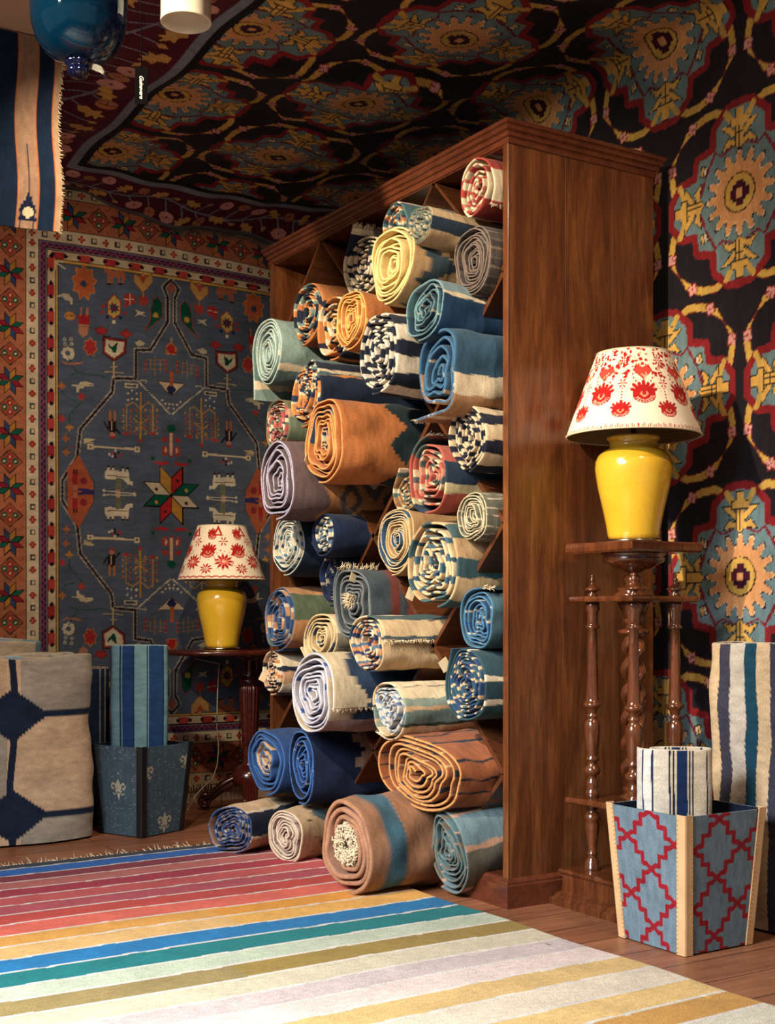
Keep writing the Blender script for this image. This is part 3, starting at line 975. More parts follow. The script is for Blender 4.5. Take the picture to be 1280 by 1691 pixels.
edge = np.clip((Yg - 5.25) / 0.4, 0, 1)
sag += edge ** 2 * (0.06 + 0.045 * np.sin(Wg * 6.5 + 0.7) + 0.10 * np.clip((Wg + 0.9) / 0.6, 0, 1)) * np.clip((-Wg) / 0.15, 0, 1)
Zp = Zp - sag * (Wg < q0)
wm = np.clip((Wg - 0.1) / 0.2, 0, 1)
Xp = Xp - wm * (0.004 * np.sin(Yg * 7 + Wg) ** 2)
Yp = Yg
P = np.stack([Xp, Yp, Zp], -1)
lrug = grid_mesh('ceiling_and_wall_rug', P, lc.c, UV, 'wallrug', extra=rim(P, lc.c, UV, (0.004, 0.0, 0.008)), flip=True)
tag(lrug, 'black rug of blue and gold medallions with maroon flower border over ceiling and right wall', 'rug')
pts = [(float(Xp[i, -1]), V1, float(Zp[i, -1])) for i in range(int(1.0 / 0.005), int(1.74 / 0.005), 2)]
fr = fringe_mesh('fringe', pts, [(0.1, -0.55, -0.7)] * len(pts), 0.045, 'greyfringe', lrug, per=3, seed=5, wob=0.5)

# ------------------------------------------------------------------ striped floor rug
RA = math.radians(0.9)
rx0, rx1, ry0, ry1 = -0.75, 2.285, 1.25, 4.60
fc = Canvas(rx0, rx1, ry0, ry1, 0.006, (224, 212, 196))
fc.c = fc.c
bounds = [4.61, 4.525, 4.41, 4.305, 4.19, 4.075, 3.955, 3.838, 3.722, 3.592, 3.480, 3.355, 3.230, 3.103, 2.992, 2.872, 2.750, 2.636, 2.520, 2.400, 2.270, 2.150, 2.03, 1.91, 1.79, 1.67, 1.55, 1.43, 1.31, 1.2]
cols = [(52, 62, 72), (40, 100, 176), (134, 50, 62), (190, 104, 96), (170, 50, 64), (196, 84, 80), (182, 78, 84), (196, 70, 58), (226, 104, 82), (222, 158, 70), (226, 178, 108), (26, 116, 166), (14, 118, 116), (190, 196, 166),
        (152, 130, 78), (208, 194, 160), (204, 184, 174), (228, 204, 188), (216, 178, 112), (226, 206, 176), (228, 188, 118), (204, 150, 72), (222, 210, 182), (60, 110, 140), (200, 90, 70), (222, 200, 160), (150, 160, 130), (226, 180, 110), (60, 80, 110)]
FU, FV = fc.uv()[..., 0], fc.uv()[..., 1]
wav = FV + 0.004 * np.sin(FU * 5.0 + FV * 3) + 0.0015 * np.sin(FU * 41 + FV * 60)
for k, col in enumerate(cols):
    hi, lo = bounds[k], bounds[k + 1]
    mk = (wav < hi - 0.006) & (wav > lo + 0.006)
    fc.c[mk] = lin(col)
# slight colour change where a new dye lot was woven in
mk = (FU > 1.60) & (wav < 3.592 - .006) & (wav > 3.355 + .006) & ~((wav < 3.486) & (wav > 3.474))
fc.c[mk] = fc.c[mk] * np.array([1.05, 0.92, 0.55])
mk = (FU > 1.38) & (wav < 2.992 - .006) & (wav > 2.872 + .006)
fc.c[mk] = fc.c[mk] * np.array([1.05, 0.95, 0.55])
uvf = fc.uv()
Xf = uvf[..., 0] * math.cos(RA) - (uvf[..., 1] - 3.0) * math.sin(RA)
Yf = 3.0 + uvf[..., 0] * math.sin(RA) + (uvf[..., 1] - 3.0) * math.cos(RA) - 0.035
Xf = Xf + 0.006 * np.sin(uvf[..., 1] * 11) * (uvf[..., 0] > 2.2)
ed = np.minimum(np.minimum(uvf[..., 0] - rx0, rx1 - uvf[..., 0]), np.minimum(uvf[..., 1] - ry0, ry1 - uvf[..., 1]))
Zf = 0.004 + 0.006 * np.clip(ed / 0.012, 0, 1) ** 0.5 + 0.0012 * np.sin(uvf[..., 0] * 6) * np.sin(uvf[..., 1] * 4)
P = np.stack([Xf, Yf, Zf], -1)
frug = grid_mesh('floor_rug', P, fc.c, uvf, 'pile', extra=rim(P, fc.c, uvf, (0, 0, -0.0035)))
tag(frug, 'large rug of red, gold, blue, green and pale stripes spread over the floorboards', 'rug')
pts = [(float(Xf[i, -1]), float(Yf[i, -1]), 0.004) for i in range(0, Xf.shape[0], 2)]
fr = fringe_mesh('fringe', pts, [(0.1, 1, -0.02)] * len(pts), 0.038, 'fringe', frug, per=3, seed=9, wob=0.45, r=0.0018)
fr['label'] = 'short off-white fringe along the far edge'

# ------------------------------------------------------------------ rug hanging from the ceiling at the left
hc = Canvas(0.80, 1.372, 2.212, 2.866, 0.004, (22, 38, 60))
hc.rect(1.228, 1.300, 0, 4, (190, 110, 64)); hc.rect(1.232, 1.296, 0, 4, (160, 128, 104))
hc.rect(1.352, 1.36, 0, 4, (190, 110, 64)); hc.rect(1.356, 1.40, 0, 4, (170, 140, 112))
hc.rect(0.93, 1.00, 0, 4, (218, 184, 150))
for k in range(7):
    w_ = [0.004, 0.010, 0.016, 0.024, 0.028, 0.024, 0.030][k]
    z_ = 2.336 - k * 0.014
    hc.rect(1.264 - w_, 1.264 + w_, z_ - 0.014, z_, (24, 34, 60))
for k in range(6):
    w_ = [0.006, 0.014, 0.018, 0.018, 0.014, 0.006][k]
    z_ = 2.288 - k * 0.007
    hc.rect(1.264 - w_, 1.264 + w_, z_ - 0.007, z_, (226, 206, 170))
hc.rect(1.262, 1.266, 2.33, 2.50, (24, 34, 60))
hc.rect(1.240, 1.244, 2.212, 2.27, (24, 34, 60)); hc.rect(1.284, 1.288, 2.212, 2.27, (24, 34, 60))
uvh = hc.uv()
P = np.stack([uvh[..., 0] + 0.006 * np.sin(uvh[..., 1] * 14), 4.34 + 0.010 * np.sin(uvh[..., 0] * 17) * np.clip(2.87 - uvh[..., 1], 0, 1) * 2, uvh[..., 1]], -1)
P2 = P + np.array([0, 0.007, 0])
hrug = grid_mesh('hanging_rug', P, hc.c, uvh, 'kilim', extra=[(P2, hc.c, uvh)] + rim(P, hc.c, uvh, (0, 0.007, 0)))
tag(hrug, 'indigo kilim with a beige stripe and arrow motif hanging from the ceiling at the left', 'rug')
pts = [(1.372 + 0.006 * math.sin(z * 14), 4.344, z) for z in np.arange(2.215, 2.86, 0.006)]
fringe_mesh('fringe', pts, [(1, 0, -0.6)] * len(pts), 0.014, 'fringe', hrug, per=2, seed=11, r=0.0014, wob=0.6)

# ------------------------------------------------------------------ rolled kilims
CR, TN, NV, BL, TL, LB, OR_ = (234, 214, 178), (208, 162, 112), (36, 44, 64), (54, 92, 124), (72, 112, 122), (120, 158, 170), (206, 126, 58)
RDW, SAGE, MAUVE, RUST, GRYG, DNV = (180, 64, 54), (136, 156, 140), (104, 84, 86), (156, 84, 38), (124, 122, 104), (27, 37, 60)


def Sx(stripes):
    """stripes across the roll: list of (degrees of the outer turn, colour), cyclic"""
    w = np.array([s[0] for s in stripes], float)
    c_ = np.array([lin(s[1]) for s in stripes])
    cum = np.cumsum(w)

    def f(sd, x):
        wob = 1.2 * np.sin(x * 60 + sd * 0.2) + 1.0 * np.sin(x * 17)
        return c_[np.searchsorted(cum, np.mod(sd + wob, cum[-1] - 1e-6))]
    return f


def Xb_(bands):
    """bands round the roll: list of (x from, colour); the last runs on"""
    def f(sd, x):
        xx = x + 0.0015 * np.sin(sd * 0.9)
        out = np.empty(sd.shape + (3,))
        for x0, col in bands:
            out[xx >= x0] = lin(col)
        return out
    return f


def Jag(ca, cb, x0, amp=0.05, per=40, st=6, lo=None, hi=None):
    """stepped zigzag boundary between two colours (or colour functions)"""
    def f(sd, x):
        a = ca(sd, x) if callable(ca) else np.broadcast_to(lin(ca), sd.shape + (3,)).copy()
        b = cb(sd, x) if callable(cb) else np.broadcast_to(lin(cb), sd.shape + (3,)).copy()
        q = np.floor(sd / st) * st
        tri = np.abs(np.mod(q, per) / per * 2 - 1)
        mk = x > x0 + amp * tri
        if lo is not None:
            mk = mk & (sd > lo) & (sd < hi)
        return np.where(mk[..., None], b, a)
    return f


def Blocks(base, spots):
    """woven motifs: spots = (deg, x, ddeg, dx, colour), stepped diamonds"""
    def f(sd, x):
        out = base(sd, x) if callable(base) else np.broadcast_to(lin(base), sd.shape + (3,)).copy()
        for (d0, x0, dd, dx, col) in spots:
            u = np.floor(np.abs(np.mod(sd - d0 + 180, 360) - 180) / (dd / 5)) / 5
            v = np.floor(np.abs(x - x0) / (dx / 5)) / 5
            out[(u + v) < 1.0] = lin(col)
        return out
    return f


def roll(name, label, xf, yc, zc, ra, rb, outer, inner, L=0.6, N=7, dirn=1, th0=-100, T=0.0075, cr=1.0, flap=0.0, curl=0.0,
         yaw=0.0, pitch=0.0, edge=None, tele=0.010, seed=0, fr=None, p=2.2, kmin=0.10, rot=0.0, taper=0.04, core=None, x_on=0.0, group='rolled kilims on the diamond shelves', cat='rolled rug', wav=1.0, ds=0.0040):
    rs = np.random.default_rng(1000 + seed)
    if group and N > 3.5:
        ra, rb, N, cr = ra * 1.05, rb * 1.05, N * 1.2, cr * 1.5
    R = 0.5 * (ra + rb)
    Phi = 2 * PI * N
    phi = np.linspace(0, Phi, 1500)
    th = math.radians(th0) + dirn * phi
    k = 1 - (1 - kmin) * (phi / Phi) ** 0.95
    n_ = np.zeros_like(th)
    for m_ in (2, 3, 4, 5, 7):
        A = (0.028 + cr * 0.12 * (1 - k) ** 1.3) * rs.uniform(0.5, 1.2) * (2.4 / (m_ + 0.6))
        if m_ == 7:
            A = A * 0.8
        n_ += A * np.cos(m_ * th + rs.uniform(0, 6.28) + rs.uniform(-1, 1) * 2.2 * (1 - k))
    n_ -= cr * 0.07 * (1 - k) * np.abs(np.sin(rs.choice([1.5, 2.5]) * th + rs.uniform(0, 6)))
    k = k + (1 - kmin) / N * 0.20 * np.sin(0.87 * phi + rs.uniform(0, 6)) * np.clip(phi / 4, 0, 1)
    n_ += 0.010 * np.sin(phi * rs.uniform(2.3, 3.7) + 1)
    ct, sn = np.cos(th), np.sin(th)
    sup = (np.abs(ct) ** p + np.abs(sn) ** p) ** (-1 / p)
    kk = k * (1 + n_) * sup
    a, b = ra * kk * ct, rb * kk * sn
    if rot:
        a, b = a * math.cos(rot) - b * math.sin(rot), a * math.sin(rot) + b * math.cos(rot)
    thd = np.degrees(th)
    fl = 0.0
    if flap > 0:
        t0 = np.array([a[1] - a[0], b[1] - b[0]]); t0 /= np.hypot(*t0)
        nn = np.array([t0[1], -t0[0]]) * dirn
        ss = np.linspace(flap, 0, 30)[:-1]
        fa = a[0] - t0[0] * ss + nn[0] * curl * ss ** 2 / flap
        fb = b[0] - t0[1] * ss + nn[1] * curl * ss ** 2 / flap
        a = np.concatenate([fa, a]); b = np.concatenate([fb, b])
        thd = np.concatenate([th0 - dirn * np.degrees(ss / R), thd])
        k = np.concatenate([np.ones(len(ss)), k])
        fl = flap
    s = np.concatenate([[0], np.cumsum(np.hypot(np.diff(a), np.diff(b)))])
    ns = int(s[-1] / ds)
    si = np.linspace(0, s[-1], ns)
    a, b, thd, k = (np.interp(si, s, q) for q in (a, b, thd, k))
    ta, tb = np.gradient(a), np.gradient(b)
    tl = np.hypot(ta, tb) + 1e-9
    na, nb = tb / tl * dirn, -ta / tl * dirn
    turn = si / (2 * PI * R)
    s_out = fl + 2 * PI * R * 1.06
    tel = tele * (0.7 * np.sin(si * 5.2 + rs.uniform(0, 6)) + 0.5 * np.sin(si * 17 + rs.uniform(0, 6)) + rs.uniform(0.2, 1.6) * (1 - k))
    tel[si < s_out] *= np.linspace(0.4, 1, (si < s_out).sum())
    h = T / 2
    prof = [(.105, 1), (.08, 1), (.055, 1), (.035, 1), (.018, 1), (.008, 1), (.003, .9), (.0005, .55), (-.0005, 0), (.0005, -.55), (.003, -.9), (.008, -1), (.018, -1), (.035, -1), (.07, -1)]
    f1, f2, f3 = rs.uniform(0, 6, 3)

    def surf(idx, cols, xs=None):
        sc = si[idx][:, None]
        X0 = np.array([c_[0] for c_ in cols])[None, :]
        H = np.array([c_[1] for c_ in cols])[None, :] * h
        XX = X0 + tel[idx][:, None] * np.clip(1 - X0 / 0.1, 0, 1)
        w = np.clip((X0 - 0.01) / 0.08, 0, 1)
        q = np.clip((X0 - 0.04) / 0.5, 0, 1)
        scl = 1 - taper * q * q * (3 - 2 * q) + 0.012 * w * np.sin(X0 * 9 + f3)
        thr = np.radians(thd[idx])[:, None]
        dn = w * wav * (0.0028 * np.sin(thr * 3 + X0 * 11 + f1) + 0.0020 * np.sin(thr * 6 - X0 * 23 + f2) + 0.0014 * np.sin(X0 * 47 + thr * 2 + f3) * np.sin(thr * 4)) * R / 0.1
        A = a[idx][:, None] * scl + na[idx][:, None] * (H + dn)
        Bv = b[idx][:, None] * scl + nb[idx][:, None] * (H + dn)
        P_ = np.stack([XX, -A, Bv], -1)
        TH = np.broadcast_to(np.mod(thd[idx] + 100, 360)[:, None], A.shape)
        SD = np.broadcast_to(np.degrees((si[idx] - fl) / R)[:, None], A.shape)
        X2 = np.broadcast_to(X0, A.shape) + 0 * A
        co = outer(TH + 0.0, X2)
        ci = inner(SD + 0.0, X2)
        C_ = np.where((sc < s_out)[..., None], co, ci)
        if group:
            lum = C_ @ np.array([.25, .60, .15])
            C_ = (C_ * .86 + lum[..., None] * .14) * .92
        if edge is not None:
            em = (np.abs(H) < 0.7 * h) & (X0 < 0.004) & (rs.random(A.shape) < 0.93)
            C_ = np.where(em[..., None], lin(edge), C_)
        U_ = np.stack([X2, np.broadcast_to(sc, A.shape)], -1)
        return P_, C_, U_
    allidx = np.arange(ns)
    g0 = surf(allidx, prof)
    oi = np.nonzero(si <= s_out + 0.02)[0]
    xs = [(x, 1) for x in np.arange(0.105, L + 0.001, 0.009)]
    g1 = surf(oi, xs)
    ex = [g1]
    if fl > 0:
        fi = np.nonzero(si <= fl * 1.5 + 0.01)[0]
        ex.append(surf(fi, [(x, -1) for x in np.arange(0.07, L + 0.001, 0.02)]))
    er = surf(np.array([0, 0]), [(x, 1) for x in np.arange(0.0, L, 0.02)])
    er2 = surf(np.array([0, 0]), [(x, -1) for x in np.arange(0.0, L, 0.02)])
    ex.append((np.stack([er[0][0], er2[0][0]]), np.stack([er[1][0], er2[1][0]]), np.stack([er[2][0], er2[2][0]])))
    # dark end disc deep inside so nobody looks through the roll
    o = grid_mesh(name, g0[0], g0[1], g0[2], 'kilim', extra=ex)
    o.location = (xf, yc, zc)
    o.rotation_euler = Euler((0, pitch, yaw))
    tag(o, label, cat, group)
    if fr:
        e = surf(np.array([0, 1]), [(x, 0) for x in np.arange(0.0, fr[0], 0.0042)])[0]
        pts = e[0]
        d = e[0] - e[1]
        d = d / (np.linalg.norm(d, axis=-1, keepdims=True) + 1e-9)
        fringe_mesh('fringe', [tuple(q) for q in pts], [tuple(q) for q in d], fr[1], fr[2] if len(fr) > 2 else 'fringe', o, per=2, seed=seed, wob=0.45, r=0.0013)
    return o


def price_tag(parent, y, z, x=-0.004, w=0.028, h_=0.018, rz=0.0, ry=0.0):
    bm = bmesh.new()
    box(bm, -w / 2, w / 2, -0.0006, 0.0006, -h_ / 2, h_ / 2)
    o = link('price_tag', bm, 'card', parent)
    o.location = (x, y, z)
    o.rotation_euler = (0.0, ry, rz)
    o['label'] = 'small cream card tag'
    return o


K = roll
G2 = 'rolled kilims lying on the floor in front of the shelves'
YE = (238, 206, 128)
rA = K('rolled_rug', 'red and cream rolled kilim at the top right of the shelves under the cornice', 2.360, 3.272, 2.238, .084, .093, Sx([(66, RDW), (58, CR), (66, RDW), (60, CR)]), Sx([(17, RDW), (15, CR), (9, (200, 110, 96)), (13, CR)]), seed=1, N=5, cr=1.3, th0=-20, dirn=1, fr=(.10, .012), flap=.03, curl=-.006)
K('rolled_rug', 'teal rolled kilim tucked behind the yellow-edged roll near the top', 2.30, 3.66, 2.21, .080, .073, Sx([(60, TL), (40, (80, 100, 100)), (60, TL), (14, CR), (80, (60, 96, 104))]), Sx([(12, TL), (6, CR), (9, OR_), (10, (60, 70, 84))]), seed=2, N=6)
K('rolled_rug', 'small beige rolled kilim with one navy stripe on top of the yellow-edged roll', 2.225, 3.393, 2.137, .066, .056, Sx([(70, (196, 164, 120)), (42, (40, 58, 76)), (100, (206, 178, 134)), (40, TL)]), Sx([(14, (210, 190, 150)), (8, (60, 74, 84)), (10, CR), (8, TL)]), seed=3, N=5, cr=1.6, edge=(90, 104, 100), pitch=.05)
K('rolled_rug', 'cream rolled kilim with thin navy lines and an upright fringed flap near the top', 2.34, 3.93, 2.145, .125, .105, Sx([(28, CR), (3, NV), (22, CR), (40, NV), (26, CR), (3, NV), (30, CR), (3, NV)]), Sx([(13, NV), (16, CR), (6, NV), (9, CR)]), seed=4, N=6, th0=150, flap=.11, curl=-.02, fr=(.22, .02))
K('rolled_rug', 'tan rolled kilim with teal zigzag and bright yellow spiral end near the top', 2.215, 3.545, 2.041, .130, .120, Jag(Jag((198, 158, 106), (56, 76, 86), .03, .05, 44, 5), (198, 158, 106), .09, .10, 44, 5), Sx([(200, YE), (20, (226, 190, 110))]), seed=5, N=8, edge=(250, 226, 150), cr=.7, tele=.016, taper=.05)
K('rolled_rug', 'grey-brown rolled kilim with a dark striped spiral at the top right', 2.355, 3.285, 2.014, .098, .100, Sx([(12, (92, 84, 82)), (3, (140, 120, 104)), (14, (80, 74, 76)), (3, (120, 104, 96))]), Sx([(20, (96, 88, 86)), (6, (74, 66, 70)), (9, (112, 100, 92))]), seed=6, N=10, T=.006, edge=(128, 112, 104), cr=.6)
K('rolled_rug', 'blue rolled kilim with pale blue top and cream line, second row from top at right', 2.245, 3.39, 1.868, .100, .092, Sx([(40, (52, 84, 110)), (80, (30, 66, 104)), (7, CR), (100, (128, 160, 172)), (60, TL)]), Sx([(24, (60, 96, 116)), (10, (36, 60, 84)), (4, CR), (16, (90, 130, 144))]), seed=7, N=5, cr=1.8, p=2.8, edge=(110, 146, 156), pitch=.10)
K('rolled_rug', 'teal and orange rolled kilim with an orange, navy and teal spiral end at upper left', 2.31, 4.294, 2.045, .118, .110, Sx([(60, OR_), (50, NV), (60, OR_), (40, (96, 118, 110)), (6, CR), (60, TL)]), Sx([(13, NV), (12, (120, 144, 136)), (3, CR), (12, OR_), (9, NV)]), seed=8, N=7, cr=.8)
K('rolled_rug', 'cream and navy rolled kilim with a crumpled centre beside the orange spiral at upper left', 2.285, 4.05, 1.943, .112, .112, Sx([(30, OR_), (16, NV), (30, CR), (16, OR_)]), Sx([(18, CR), (10, OR_), (12, NV), (14, (226, 170, 96))]), seed=9, N=5, cr=1.6)
K('rolled_rug', 'bright orange rolled kilim with a tight orange spiral end at upper left', 2.195, 3.775, 1.905, .100, .092, Sx([(80, (208, 122, 50)), (10, (232, 180, 96)), (70, (204, 120, 52)), (14, NV), (40, (216, 136, 62))]), Sx([(40, (226, 146, 66)), (8, (240, 196, 120)), (20, (206, 122, 56))]), seed=10, N=8, cr=1.3, edge=(240, 186, 104), T=.006)
K('rolled_rug', 'pale sea-green rolled kilim with cream edge and drooping flap at the far left', 2.256, 4.519, 1.925, .118, .122, Sx([(60, (96, 128, 128)), (14, CR), (120, (128, 156, 150)), (8, CR), (60, (120, 148, 146))]), Sx([(120, (136, 164, 162)), (8, CR), (70, (120, 150, 150))]), seed=11, N=8, dirn=-1, th0=188, flap=.15, curl=-.012, edge=(176, 196, 190), cr=.5, T=.0085, fr=None)
K('rolled_rug', 'small navy and teal rolled kilim wedged beneath the sea-green roll', 2.20, 4.07, 1.755, .070, .060, Sx([(30, NV), (20, (90, 116, 124)), (10, CR)]), Sx([(12, NV), (10, (100, 130, 140)), (8, CR)]), seed=12, N=5)
K('rolled_rug', 'bold navy and white striped rolled kilim with mottled spiral, left of the big blue roll', 2.200, 3.597, 1.763, .122, .130, Sx([(21, NV), (23, (232, 218, 194))]), Sx([(13, NV), (12, (230, 216, 196))]), seed=13, N=7, cr=.9, T=.009)
K('rolled_rug', 'large blue, cream and tan rolled kilim with a fringed lower flap against the side panel', 2.255, 3.33, 1.665, .105, .120, Sx([(62, (190, 142, 96)), (28, CR), (130, (54, 94, 124)), (60, (40, 84, 124))]), Sx([(60, (48, 90, 130)), (5, CR), (50, (60, 104, 140))]), seed=14, N=4, p=2.9, cr=1.1, T=.011, th0=-75, flap=.15, curl=.035, edge=(64, 104, 140), fr=(.05, .02))
K('rolled_rug', 'orange and navy rolled kilim with cream lines resting on the big orange roll', 2.200, 4.098, 1.690, .115, .100, Sx([(34, (196, 116, 52)), (12, (40, 44, 60)), (22, (222, 190, 140)), (8, OR_), (60, (30, 44, 70)), (30, (204, 128, 56)), (40, OR_), (30, BL)]), Sx([(14, OR_), (9, (40, 62, 100)), (5, CR), (12, (216, 150, 78))]), seed=15, N=7, cr=1.4)
r16 = K('rolled_rug', 'big burnt-orange rolled kilim with a jagged dark teal end, centre left', 2.176, 3.924, 1.510, .132, .140, Jag((202, 118, 50), (38, 58, 66), .195, .08, 60, 5), Sx([(300, (206, 124, 60)), (40, (220, 160, 100)), (300, (200, 116, 54)), (150, (60, 100, 140)), (8, CR), (60, (50, 80, 120))]), seed=16, N=7, cr=1.1, edge=(222, 158, 96), taper=.04)
price_tag(r16, .10, -.06, w=.04, h_=.034, rz=.5, ry=.5)
K('rolled_rug', 'small pink, green and cream patchwork rolled kilim at far left above the mauve roll', 2.318, 4.56, 1.655, .095, .098, Sx([(40, (120, 110, 80)), (20, (170, 100, 70)), (50, (112, 128, 104)), (20, (196, 160, 120))]), Sx([(12, (190, 84, 84)), (8, (96, 120, 96)), (10, CR), (7, (60, 60, 80)), (9, (210, 130, 120))]), seed=17, N=8, cr=1.2, T=.006)
mv = Blocks(Jag(MAUVE, (168, 108, 58), .125, .03, 50, 6), [(60, .24, 26, .05, (84, 72, 72)), (60, .24, 12, .025, (176, 116, 60)), (110, .26, 26, .05, (84, 72, 72)), (110, .26, 12, .025, (176, 116, 60)), (160, .25, 24, .05, (84, 72, 72)), (85, .34, 26, .05, (92, 78, 76)), (135, .36, 26, .05, (92, 78, 76)), (85, .34, 8, .02, (220, 190, 150)), (60, .44, 26, .06, (80, 66, 70)), (110, .46, 26, .06, (88, 74, 74)), (160, .42, 26, .06, (80, 66, 70))])
K('rolled_rug', 'mauve-grey rolled kilim with lilac edges and ochre stepped pattern, thick one at centre left', 2.115, 4.165, 1.388, .134, .134, mv, Sx([(200, (106, 92, 96)), (20, (120, 104, 110))]), seed=18, N=6, edge=(172, 168, 196), cr=.9, T=.009, p=2.4, taper=.03, rot=.2)
K('rolled_rug', 'black-navy and cream striped rolled kilim against the side panel below the big blue roll', 2.332, 3.284, 1.454, .098, .104, Sx([(22, (34, 40, 58)), (26, (226, 200, 158))]), Sx([(12, (34, 40, 60)), (12, (222, 196, 156))]), seed=19, N=7, cr=1.3, rot=.4)
K('rolled_rug', 'brick-pink, cream and slate rolled kilim with a tufted edge at centre right', 2.290, 3.43, 1.345, .115, .120, Sx([(70, (186, 84, 66)), (14, (206, 190, 140)), (36, (40, 60, 84)), (80, (190, 92, 74)), (40, (80, 96, 96))]), Sx([(15, (196, 92, 74)), (10, (226, 196, 152)), (9, (84, 98, 96)), (12, (216, 140, 110))]), seed=20, N=5, cr=1.8, th0=110, flap=.03, fr=(.1, .02, 'greyfringe'))
K('rolled_rug', 'small grey-green rolled kilim with cream grid lines against the side panel', 2.355, 3.283, 1.209, .073, .076, Blocks(Sx([(16, GRYG), (2, CR), (22, (112, 112, 96)), (2, CR)]), []), Sx([(26, (126, 122, 104)), (3, CR), (12, (96, 96, 84))]), seed=21, N=8, T=.0055, edge=(196, 184, 150), rot=.3)
K('rolled_rug', 'crumpled brown and teal rolled kilim showing between the pink and gold-edged rolls', 2.37, 3.69, 1.318, .075, .066, Sx([(16, (150, 106, 66)), (12, CR), (14, (84, 112, 112)), (20, (176, 132, 84))]), Sx([(14, (170, 130, 84)), (12, (226, 200, 150)), (12, (80, 106, 104))]), seed=22, N=4, cr=1.9, th0=150, flap=.06)
K('rolled_rug', 'gold-brown rolled kilim with a blue spiral core, beneath the pink roll', 2.355, 3.735, 1.157, .112, .112, Sx([(200, (192, 146, 90)), (40, (178, 128, 76))]), Sx([(480, (200, 156, 98)), (900, (52, 96, 136))]), seed=23, N=10, T=.006, edge=(214, 186, 140), cr=.35)
r24 = K('rolled_rug', 'large slate-teal and sand checked rolled kilim at the centre of the shelves', 2.320, 3.46, 1.064, .138, .138, Sx([(26, (70, 100, 104)), (30, (214, 178, 126)), (24, (58, 92, 100)), (28, (206, 166, 114))]), Sx([(17, (222, 190, 140)), (10, (64, 104, 124)), (18, (226, 196, 150)), (7, (50, 80, 100))]), seed=24, N=6, cr=1.6, T=.009, rot=.45)
price_tag(r24, .115, -.095, w=.03, h_=.04, ry=.4)
K('rolled_rug', 'navy rolled kilim with a pale blue and cream spiral end, left, under the mauve roll', 2.315, 4.465, 1.171, .128, .106, Sx([(200, (38, 58, 84)), (20, (30, 50, 78))]), Sx([(17, CR), (9, (90, 130, 160)), (12, (206, 196, 180)), (8, (44, 70, 110))]), seed=25, N=8, cr=1.0, edge=(196, 206, 200))
K('rolled_rug', 'dark navy rolled kilim with two tan bands, behind the lattice below the mauve roll', 2.26, 4.07, 1.19, .080, .072, Xb_([(-1, (30, 46, 78)), (.06, (196, 150, 104)), (.075, (28, 42, 72)), (.17, (196, 150, 104)), (.19, (26, 40, 70)), (.29, (170, 120, 90)), (.305, DNV)]), Sx([(12, CR), (9, (96, 132, 160)), (8, NV)]), seed=26, N=5, th0=-130, flap=.09, curl=.02)
K('rolled_rug', 'shadowed dark indigo rolled kilim deep among the shelves, left of centre', 2.36, 4.18, 1.035, .105, .092, Sx([(120, (26, 40, 74)), (30, (34, 54, 90))]), Sx([(30, (30, 48, 86)), (8, (150, 140, 120)), (24, (26, 38, 68))]), seed=27, N=7)
r28 = K('rolled_rug', 'charcoal rolled kilim with red bands and a shaggy cream fringe at the centre', 2.273, 3.893, .945, .135, .122, Jag(Xb_([(-1, (70, 84, 92)), (.09, (132, 60, 50)), (.125, (84, 92, 98)), (.15, (60, 74, 86)), (.16, (140, 62, 52)), (.21, (74, 86, 92)), (.235, (130, 56, 46)), (.30, (50, 56, 66))]), (110, 44, 40), .42, .03, 30), Sx([(200, (72, 78, 84)), (30, (84, 88, 92))]), seed=28, N=6, edge=(110, 116, 118), T=.009, th0=135, dirn=1, flap=.02, fr=(.16, .03), cr=1.2, taper=.05)
price_tag(r28, -.02, .085, w=.03, h_=.03, rz=.3, ry=.4)
fringe_mesh('fringe', [(0.012 * math.sin(k), 0.012 * math.cos(k * 1.7), 0.014 * math.sin(k * 2.3) + 0.01) for k in range(40)], [(-.6, 0.3, -.5)] * 40, .028, 'fringe', r28, per=2, seed=77, wob=.9)
K('rolled_rug', 'orange, olive and blue patterned rolled kilim at the far left edge of the shelves', 2.323, 4.56, .881, .130, .122, Sx([(40, (50, 84, 124)), (60, (204, 142, 84)), (50, (96, 112, 84)), (60, (206, 146, 92))]), Sx([(14, (52, 84, 134)), (14, (214, 152, 98)), (8, CR), (10, (50, 76, 120))]), seed=29, N=7, cr=1.5, edge=(64, 96, 140))
K('rolled_rug', 'creamy tan rolled kilim with olive and blue spiral, above the large navy roll', 2.272, 4.129, .811, .125, .090, Sx([(60, (206, 182, 146)), (30, (150, 140, 120)), (80, (212, 190, 152))]), Sx([(120, (206, 176, 134)), (20, (60, 94, 130)), (60, (200, 170, 120)), (30, (70, 100, 130))]), seed=30, N=6, th0=-160, flap=.05, cr=1.0, edge=(214, 190, 140), rot=.3)
r31 = K('rolled_rug', 'small cream, orange and navy rolled kilim at the far left below the orange one', 2.332, 4.625, .668, .085, .088, Sx([(30, (206, 160, 120)), (14, NV), (30, CR)]), Sx([(10, NV), (12, CR), (8, OR_), (9, (226, 196, 170))]), seed=31, N=6, cr=1.7)
price_tag(r31, .07, -.02, w=.03, h_=.04, ry=.5)
K('rolled_rug', 'cream rolled kilim with a dark green stripe and fringed flap, centre of the lower shelves', 2.214, 3.691, .802, .112, .093, Sx([(34, (50, 76, 96)), (76, (214, 178, 128)), (6, (60, 80, 90)), (38, (216, 184, 136)), (34, (66, 96, 98)), (50, (224, 198, 150))]), Sx([(14, (224, 196, 150)), (8, (80, 112, 140)), (8, (204, 132, 84)), (9, (44, 60, 100))]), seed=32, N=6, cr=1.2, th0=20, flap=.02, curl=.004, fr=(.30, .012))
